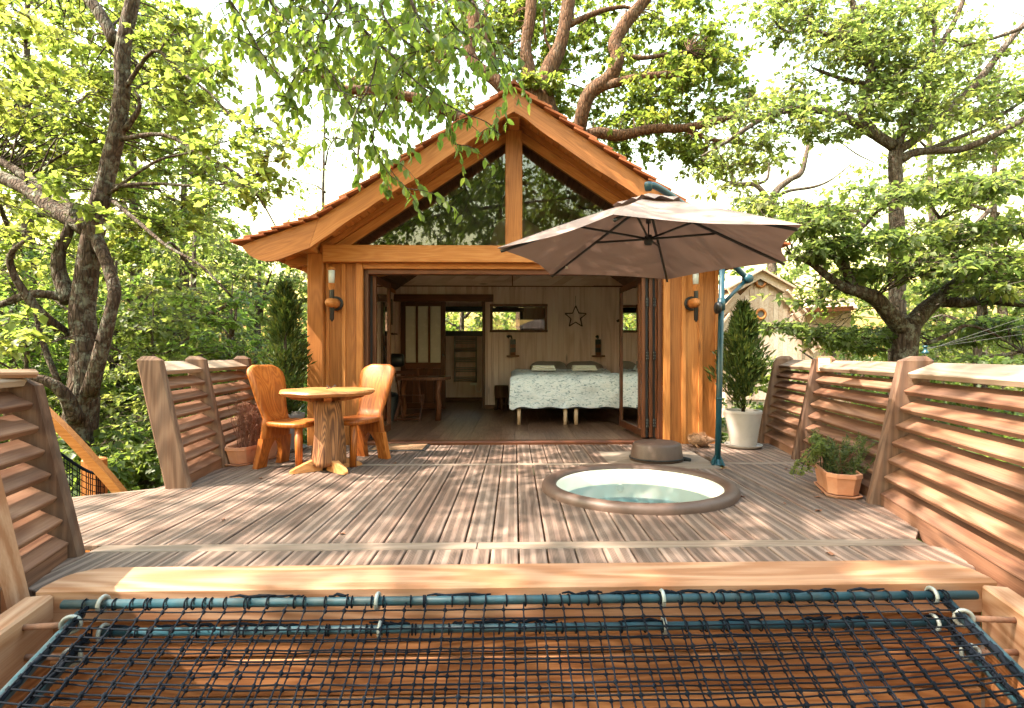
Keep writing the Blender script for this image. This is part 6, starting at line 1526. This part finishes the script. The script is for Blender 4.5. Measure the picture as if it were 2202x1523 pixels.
tree('hornbeam_tree', 'tall many limbed tree behind the low forked one', [
    (T([(1930, 1200), (1930, 800), (1928, 520), (1925, 385), (1926, 325)], d), rad([40, 36, 32, 27, 27], d)),
    (T([(1928, 330), (1945, 270), (1975, 215), (2000, 150), (2025, 95), (2060, 30), (2090, -60)], d), rad([18, 16, 15, 13, 12, 10, 8], d)),
    (T([(1932, 325), (1980, 290), (2030, 245), (2080, 200), (2130, 140), (2165, 95), (2230, 20)], d), rad([18, 17, 17, 16, 14, 13, 10], d)),
    (T([(1922, 315), (1885, 290), (1858, 255), (1862, 200), (1875, 145), (1862, 80), (1830, 0), (1800, -60)], d), rad([24, 22, 20, 18, 16, 14, 12, 10], d)),
    (T([(1862, 180), (1820, 172), (1770, 155), (1745, 145)], d), rad([10, 9, 7, 4], d)),
    (T([(1880, 290), (1810, 250, -.3), (1745, 236, -.5), (1690, 238, -.8), (1640, 255, -1), (1570, 300, -1.2), (1510, 335, -1.3)], d), rad([18, 16, 14, 12, 10, 7, 4], d)),
    (T([(1935, 345), (1960, 330), (1995, 325), (2060, 322, -.2), (2110, 305, -.4), (2160, 280, -.5), (2230, 240, -.6)], d), rad([20, 18, 17, 15, 14, 12, 10], d)),
    (T([(1960, 335), (2050, 300, .2), (2120, 270, .4), (2202, 215, .5)], d), rad([10, 9, 8, 7], d)),
    (T([(1868, 140), (1830, 110), (1790, 80), (1740, 65), (1690, 68), (1660, 40)], d), rad([13, 11, 10, 8, 6, 4], d)),
    (T([(2260, 340, -.4), (2180, 400, -.5), (2130, 450, -.6), (2095, 485, -.6)], d), rad([14, 12, 10, 7], d)),
    (T([(2240, 40, -.4), (2160, 75, -.5), (2070, 100, -.6)], d), rad([9, 8, 5], d)),
    (T([(2000, 150), (2010, 60), (1985, 0), (1960, -60)], d), rad([9, 8, 7, 6], d)),
], [(1800, 60, 150, 80, d, 1.2, 50), (1960, 90, 170, 110, d + .3, 1.4, 68), (1900, 210, 110, 70, d, 1.0, 34), (1720, 190, 60, 30, d - .3, .5, 8), (1640, 260, 120, 60, d - .8, .7, 24), (2080, 250, 150, 110, d + .3, 1.4, 54), (1600, 360, 90, 60, d - .6, .6, 14), (1680, 20, 80, 40, d, .7, 14), (1790, 270, 70, 30, d - .3, .5, 9)],
    LF_H, BK_G, 64, per=54, sig=(.38, .36, .06), size=.11, tb=.45, tv=.28, flat=.8)
d = 25.0
tree('snag_tree', 'thin half bare tree against the white sky beside the parasol', [
    (T([(1664, 1200), (1662, 700), (1660, 520), (1661, 440), (1672, 408), (1700, 385), (1722, 372), (1733, 335), (1742, 295), (1745, 255), (1740, 215)], d), rad([22, 20, 18, 17, 15, 13, 12, 10, 8, 6, 4], d)),
    (T([(1662, 425), (1700, 410), (1750, 402), (1790, 385), (1840, 345)], d), rad([8, 7, 6, 4, 2], d)),
    (T([(1660, 440), (1625, 398), (1580, 395), (1565, 355), (1520, 335), (1480, 320)], d), rad([12, 11, 10, 7, 5, 3], d)),
    (T([(1620, 398), (1650, 385), (1655, 345), (1672, 338), (1720, 340)], d), rad([7, 6, 4, 3, 2], d)),
    (T([(1590, 400), (1540, 380), (1500, 350)], d), rad([7, 5, 2], d)),
    (T([(1800, 300), (1840, 330), (1880, 350)], d), rad([2, 3, 2], d)),
], [(1570, 350, 70, 50, d, .6, 10), (1640, 450, 70, 40, d - .3, .5, 14), (1700, 480, 70, 40, d - .5, .5, 14)], LF_H, BK_G, 66, per=45, sig=(.6, .5, .18), size=.17, tb=.5, maxd=4)

# ---- the tree that overhangs the deck from behind the viewer: its limbs hang into the picture and its crown dapples the light
def overhang():
    r = np.random.default_rng(77); rp = random.Random(77); loc = Vector((-5.6, -3.4, -3.3))
    t = empty('beech_tree', loc, 'leafy branches hanging from above in front of the cabin roof', 'tree')
    mb = MB(); sk = []
    trunk = [loc, (-5.5, -3.3, 0), (-5.3, -3.0, 3.0), (-5.0, -2.4, 6.0), (-4.7, -1.9, 9.0), (-4.6, -1.6, 11.5)]
    sk += limb(mb, trunk, [.42, .36, .30, .24, .16, .06], 12)
    big = [(-5.1, -2.6, 5.2), (-4.2, -.4, 6.2), (-3.2, 1.6, 6.4), (-2.4, 3.2, 5.9), (-1.9, 3.9, 5.2)]
    sk += limb(mb, big, [.16, .13, .10, .07, .045], 9)
    for e in [[(-5, -2.4, 6), (-3, -3.0, 7.5), (-.8, -3.2, 8.4), (1.2, -2.8, 8.8)], [(-4.9, -2.2, 7), (-6.5, 0, 8.4), (-7.5, 2, 9.2)], [(-5.2, -2.9, 4), (-3, -4.5, 5.2), (-.5, -5.6, 6), (2.0, -6, 6.4)], [(-4.8, -2, 8), (-3.4, -.4, 9.2), (-1.8, 1.0, 9.6)], [(-5, -2.6, 5), (-7, -3.6, 6.5), (-8.6, -4, 7.4)]]:
        sk += limb(mb, e, [.11, .08, .05, .02], 7)
    # crown overhead (out of the picture) in layered clumps with gaps
    C = []
    for c, rr, n in (((-4.9, 1.9, 8.4), (2.3, 3.9, 1.3), 120), ((-8.2, 1.6, 8.8), (1.4, 3.2, 1.1), 22), ((-4.6, -2.0, 8.2), (1.8, 1.6, 1.2), 26)):
        for _ in range(n):
            while True:
                q = r.uniform(-1, 1, 3)
                if (q ** 2).sum() < 1: break
            C.append(np.array(c) + q * np.array(rr))
    C = np.array(C); P, ti, DD, tw = clump_points(C, 60, (.36, .36, .13), r, .5, .25); v0, f0, t0 = leaf_arrays(P, .125, r, tint=ti, flat=.8, dirs=DD)
    twigs(mb, sk, C, r, .7, .014, 4.0)
    # hanging branches in view
    paths = [[(520, -190), (548, -60), (600, 28), (650, 78), (690, 130), (728, 176)], [(640, -190), (725, -40), (770, 48), (815, 95), (868, 150), (838, 212), (828, 272)], [(760, -200), (860, -50), (905, 48), (955, 92), (1000, 112), (1038, 134)],
             [(665, 95), (712, 160), (752, 225), (790, 268), (812, 335), (850, 392)], [(868, 152), (925, 200), (985, 238), (1045, 262), (1075, 290)], [(430, -160), (470, -40), (520, 40), (560, 110), (600, 165)], [(560, -170), (640, -60), (700, 10), (735, 60)], [(900, -190), (960, -60), (1010, 0), (1060, 60), (1085, 150)], [(815, 95), (800, 170), (770, 230), (745, 300)], [(690, 130), (640, 160), (620, 200), (640, 235)], [(905, 50), (900, 120), (920, 180), (960, 260), (975, 310)], [(730, 0), (690, 60), (680, 120)], [(835, 215), (800, 300), (830, 350), (868, 405)], [(470, -190), (500, -90), (545, 10), (620, 60), (690, 80)], [(820, -190), (850, -80), (820, 10), (850, 70), (900, 110)], [(980, -190), (1000, -90), (960, 0), (980, 60), (1030, 90), (1080, 170)], [(690, -190), (660, -80), (620, 20), (560, 80), (500, 120)]]
    LP, LD = [], []
    def leafy(path, dens, sz):
        for i in range(1, len(path)):
            a, b = path[i - 1], path[i]; nL = max(1, int((b - a).length / dens))
            for k in range(nL):
                p = a.lerp(b, rp.random()); tdir = (b - a).normalized(); sd_ = Vector((rp.gauss(0, 1), rp.gauss(0, 1), rp.gauss(0, .3))).normalized()
                dd = (tdir * .35 + sd_ * .55 + Vector((0, 0, -.75 + rp.gauss(0, .3)))).normalized(); LP.append(list(p)); LD.append(list(dd))
    anchor = Vector(big[-1])
    for pi, pth in enumerate(paths):
        dep = 4.15 + .35 * math.sin(pi * 2.1); P3 = smooth_path([W(x, y, dep - .0008 * y + .12 * math.sin(pi + i)) for i, (x, y) in enumerate(pth)], 4)
        if pth[0][1] < -100: mb.tube(smooth_path([anchor, anchor.lerp(P3[0], .5) + Vector((0, 0, .15)), P3[0]], 4), .022, 6)
        top_r = .017 if pth[0][1] < -100 else .008
        mb.tube(P3, list(np.linspace(top_r, .0025, len(P3))), 6); leafy(P3[2:], .05, 0)
        for k in range(2, len(P3)):
            for _ in range(2):
                if rp.random() < (.30 if P3[k].z < 3.2 else .68):
                    a = P3[k]; L = rp.uniform(.16, .48); dirv = Vector((rp.gauss(.1, .75), rp.gauss(0, .6), rp.gauss(-.35, .35))).normalized()
                    e = a + dirv * L; mid = a.lerp(e, .5) + Vector((0, 0, .03)); e.z -= .06; tw = smooth_path([a, mid, e], 3)
                    mb.tube(tw, list(np.linspace(.0045, .0015, len(tw))), 4, cap=False); leafy(tw, .028, 0)
    P2 = np.array(LP); D2 = np.array(LD); n2 = len(P2)
    # full leaf shape: pointed oval folded at the midrib
    rr = r; S = np.cross(D2, rr.normal(0, 1, (n2, 3))); S /= np.linalg.norm(S, axis=1, keepdims=True); Nn = np.cross(S, D2)
    L = rr.uniform(.052, .095, (n2, 1)); w = L * .27; dn = np.array([[0, 0, -1.0]])
    base = P2; m1 = P2 + D2 * L * .32; m2 = P2 + D2 * L * .68 + dn * L * .03; tip = P2 + D2 * L + dn * L * .10
    l1 = m1 + S * w + Nn * w * .4; l2 = m2 + S * w * .85 + Nn * w * .35; r1 = m1 - S * w + Nn * w * .4; r2 = m2 - S * w * .85 + Nn * w * .35
    v2 = np.stack([base, m1, m2, tip, l1, l2, r1, r2], 1).reshape(-1, 3); b = np.arange(n2)[:, None] * 8
    f2 = np.concatenate([b + np.array([[q]]) .reshape(1, -1) for q in ([0, 4, 1], [1, 4, 5], [1, 5, 2], [2, 5, 3], [0, 1, 6], [1, 7, 6], [1, 2, 7], [2, 3, 7])], 0)
    t2 = np.repeat(np.clip(rr.normal(.5, .25, n2), 0, 1), 8)
    mb.build('trunk', BK_L, t, smooth=True)
    v = np.concatenate([v0, v2]); f = np.concatenate([f0, f2 + len(v0)]); tt = np.concatenate([t0, t2])
    link('crown', np_mesh('crown', v, f, LF_T, tt), t)
overhang()

# ---- trees standing behind the viewer, mirrored in the gable panes
def free_tree(name, label, base, h, crown_r, seed, lmat, bmat, nclump, per, size, sig=(.4, .4, .18), tb=.5, lean=(0, 0), zc=.62, group=None, trunk_r=.2, low=.3):
    r = np.random.default_rng(seed); b = Vector(base); top = b + Vector((lean[0], lean[1], h))
    limbs = [([b, b.lerp(top, .3) + Vector((.15, -.1, 0)), b.lerp(top, .6) + Vector((-.12, .1, 0)), top], [trunk_r, trunk_r * .8, trunk_r * .5, trunk_r * .1])]
    for k in range(9):
        q = low + (.9 - low) * k / 9; a = k * 2.4 + seed; p = b.lerp(top, q); L = crown_r * (1 - .45 * abs(q - .5)) * r.uniform(.75, 1.05)
        e = p + Vector((math.cos(a) * L, math.sin(a) * L, L * r.uniform(.25, .7))); mid = p.lerp(e, .5) + Vector((r.normal(0, .1), r.normal(0, .1), r.normal(0, .15)))
        limbs.append(([p, mid, e], [trunk_r * (.5 - .3 * q), trunk_r * (.3 - .18 * q), .015]))
    C = []
    cz = b.z + h * zc
    while len(C) < nclump:
        q = r.uniform(-1, 1, 3)
        l = math.sqrt((q ** 2).sum())
        if l > 1 or l < .25: continue
        C.append([b.x + lean[0] * .6 + q[0] * crown_r, b.y + lean[1] * .6 + q[1] * crown_r, cz + q[2] * h * (1 - zc) * 1.05])
    tree(name, label, limbs, [], lmat, bmat, seed, per=per, sig=sig, size=size, extra=np.array(C), tb=tb, frac=.5, group=group, maxd=3.5)
free_tree('beech_tree', 'dark tree behind the viewer mirrored in the right gable pane', (2.6, -8.5, -3.3), 12, 3.0, 81, LF_D, BK_L, 190, 60, .19, trunk_r=.3, zc=.74)
free_tree('beech_tree', 'dark tree behind the viewer mirrored in the left gable pane', (-.6, -13, -3.3), 14, 3.0, 82, LF_D, BK_L, 170, 60, .19, trunk_r=.3, zc=.74)

free_tree('beech_tree', 'dark tree behind the viewer mirrored low in the left gable pane', (-6.0, -9.5, -3.3), 12, 3.0, 83, LF_D, BK_L, 170, 60, .19, trunk_r=.3, zc=.7)
# ---- background trees, each with trunk and crown
def bg(name, label, px, py_base, py_top, depth, rpx, seed, lmat, n, per, size, bmat=BK_G, **kw):
    p = W(px, CYP, depth); zt = W(px, py_top, depth).z; zc = kw.pop('zc', .6)
    free_tree(name, label, (p.x, p.y, -3.4), zt + 3.4, rpx * depth / FPX, seed, lmat, bmat, n, per, size, zc=zc, **kw)
gB = 'background trees'
bg('maple_tree', 'yellow green tree filling the upper left corner', 60, 0, -230, 13, 260, 101, LF_Y, 190, 75, .12, sig=(.42, .42, .2), group=gB)
bg('maple_tree', 'yellow green tree behind the lichen covered stems', 290, 0, -120, 15, 200, 102, LF_Y, 170, 75, .13, sig=(.45, .45, .22), group=gB)
bg('hazel_tree', 'rounded green tree left of the bright sky gap', 400, 0, 150, 14, 115, 103, LF_G, 110, 75, .11, sig=(.36, .36, .2), zc=.55, group=gB)
bg('maple_tree', 'bright maple left of the cabin eave', 560, 0, 500, 14.5, 150, 104, LF_H, 120, 80, .12, sig=(.42, .42, .16), zc=.6, group=gB)
bg('maple_tree', 'dense maple above the leaning railing post', 420, 0, 470, 11.5, 150, 105, LF_H, 130, 85, .11, sig=(.36, .36, .13), zc=.58, group=gB)
bg('maple_tree', 'dense shady maple beside the stairs', 250, 0, 560, 10.5, 150, 106, LF_G, 120, 85, .10, sig=(.34, .34, .13), zc=.56, group=gB)
bg('maple_tree', 'dense maple at the left picture edge', 30, 0, 520, 10.5, 150, 107, LF_G, 110, 80, .10, sig=(.34, .34, .13), zc=.56, group=gB)
bg('maple_tree', 'leafy young maple just behind the leaning railing', 500, 0, 610, 9.6, 130, 118, LF_G, 100, 80, .095, sig=(.32, .32, .11), zc=.56, group=gB, trunk_r=.1)
bg('maple_tree', 'leafy young maple between the stairs and the railing', 330, 0, 650, 9.0, 120, 119, LF_H, 95, 80, .095, sig=(.32, .32, .11), zc=.56, group=gB, trunk_r=.1)
bg('maple_tree', 'leafy young maple left of the lichen covered stems', 60, 0, 640, 8.8, 110, 120, LF_G, 80, 80, .095, sig=(.32, .32, .11), zc=.56, group=gB, trunk_r=.1)
bg('birch_tree', 'slender pale tree in the sky gap near the eave', 700, 0, 150, 19, 70, 108, LF_Y, 26, 50, .10, sig=(.4, .4, .2), zc=.75, group=gB, trunk_r=.13)
bg('birch_tree', 'second slender pale tree behind the overhanging branches', 775, 0, 60, 21, 80, 109, LF_Y, 24, 50, .10, sig=(.4, .4, .2), zc=.8, group=gB, trunk_r=.13)
bg('maple_tree', 'golden tree at the right picture edge', 2150, 0, 120, 17, 190, 110, LF_Y, 150, 80, .13, sig=(.45, .45, .2), group=gB)
bg('maple_tree', 'golden tree behind the many limbed tree', 2010, 0, -60, 20, 160, 111, LF_Y, 120, 80, .14, sig=(.5, .5, .2), group=gB)
bg('maple_tree', 'pale yellow tree beside the neighbour cabin roof', 1770, 0, 520, 23, 90, 112, LF_Y, 70, 70, .14, sig=(.5, .5, .24), group=gB)
bg('hazel_tree', 'green tree behind the long railing at the picture edge', 2120, 0, 540, 12, 170, 113, LF_H, 110, 80, .11, sig=(.4, .4, .13), zc=.55, group=gB)
bg('maple_tree', 'bright tree seen through the bathroom window', 1000, 0, 560, 15.5, 150, 114, LF_Y, 110, 80, .12, sig=(.42, .42, .18), zc=.55, group=gB)
bg('maple_tree', 'green tree behind the cabin on the bed side', 1300, 0, 480, 17.5, 160, 115, LF_O, 90, 80, .13, sig=(.45, .45, .2), group=gB)
bg('hazel_tree', 'shady tree between the neighbour cabin and the railing', 1800, 0, 722, 12.5, 110, 116, LF_G, 80, 80, .10, sig=(.36, .36, .12), zc=.6, group=gB)

# ---- undergrowth below and beyond the deck, and the far wood: masses nobody could count
def mass(name, label, boxes, lmat, size, seed, sig, per, tb=.5):
    r = np.random.default_rng(seed); C = []
    for (x0, x1, y0, y1, z0, z1, n) in boxes:
        C.append(np.stack([r.uniform(x0, x1, n), r.uniform(y0, y1, n), r.uniform(z0, z1, n)], 1))
    C = np.concatenate(C); P, ti, DD, tw = clump_points(C, per, sig, r, tb, .28); v, f, tt = leaf_arrays(P, size, r, tint=ti, flat=.75, wd=.42, dirs=DD)
    o = link(name, np_mesh(name, v, f, lmat, tt)); tag(o, label, 'undergrowth' if 'under' in name else 'woodland', kind='stuff')
mass('undergrowth', 'dense leafy undergrowth below and beside the deck', [(-9, -3.6, 5.0, 10.5, -2.6, -.1, 330), (-9, -3.2, 10, 13, -2.6, .6, 200), (-14, -8, 6, 13, -2.4, .8, 150), (-5.2, -3.4, 4.7, 6.5, -2.6, -.9, 90), (3.4, 9, 4.5, 9, -2.8, .25, 300), (4.2, 12, 9, 14, -2.6, .9, 260), (3.2, 4.6, 2, 5, -2.8, -.6, 110), (-2.6, 3, 12.5, 14, -1, 1.7, 120)], LF_D, .105, 131, (.26, .26, .10), 80, .5)
mass('woodland', 'far woodland closing the view behind the trees', [(-32, -12, 20, 34, -3, 7, 420), (-12, 4, 24, 36, -3, 6, 260), (6, 34, 26, 38, -3, 6, 380), (-34, -22, 4, 22, -3, 9, 200), (22, 36, 4, 28, -3, 9, 260), (-30, 30, -40, -26, -3, 2.5, 160)], LF_H, .30, 132, (.9, .9, .45), 60, .55)
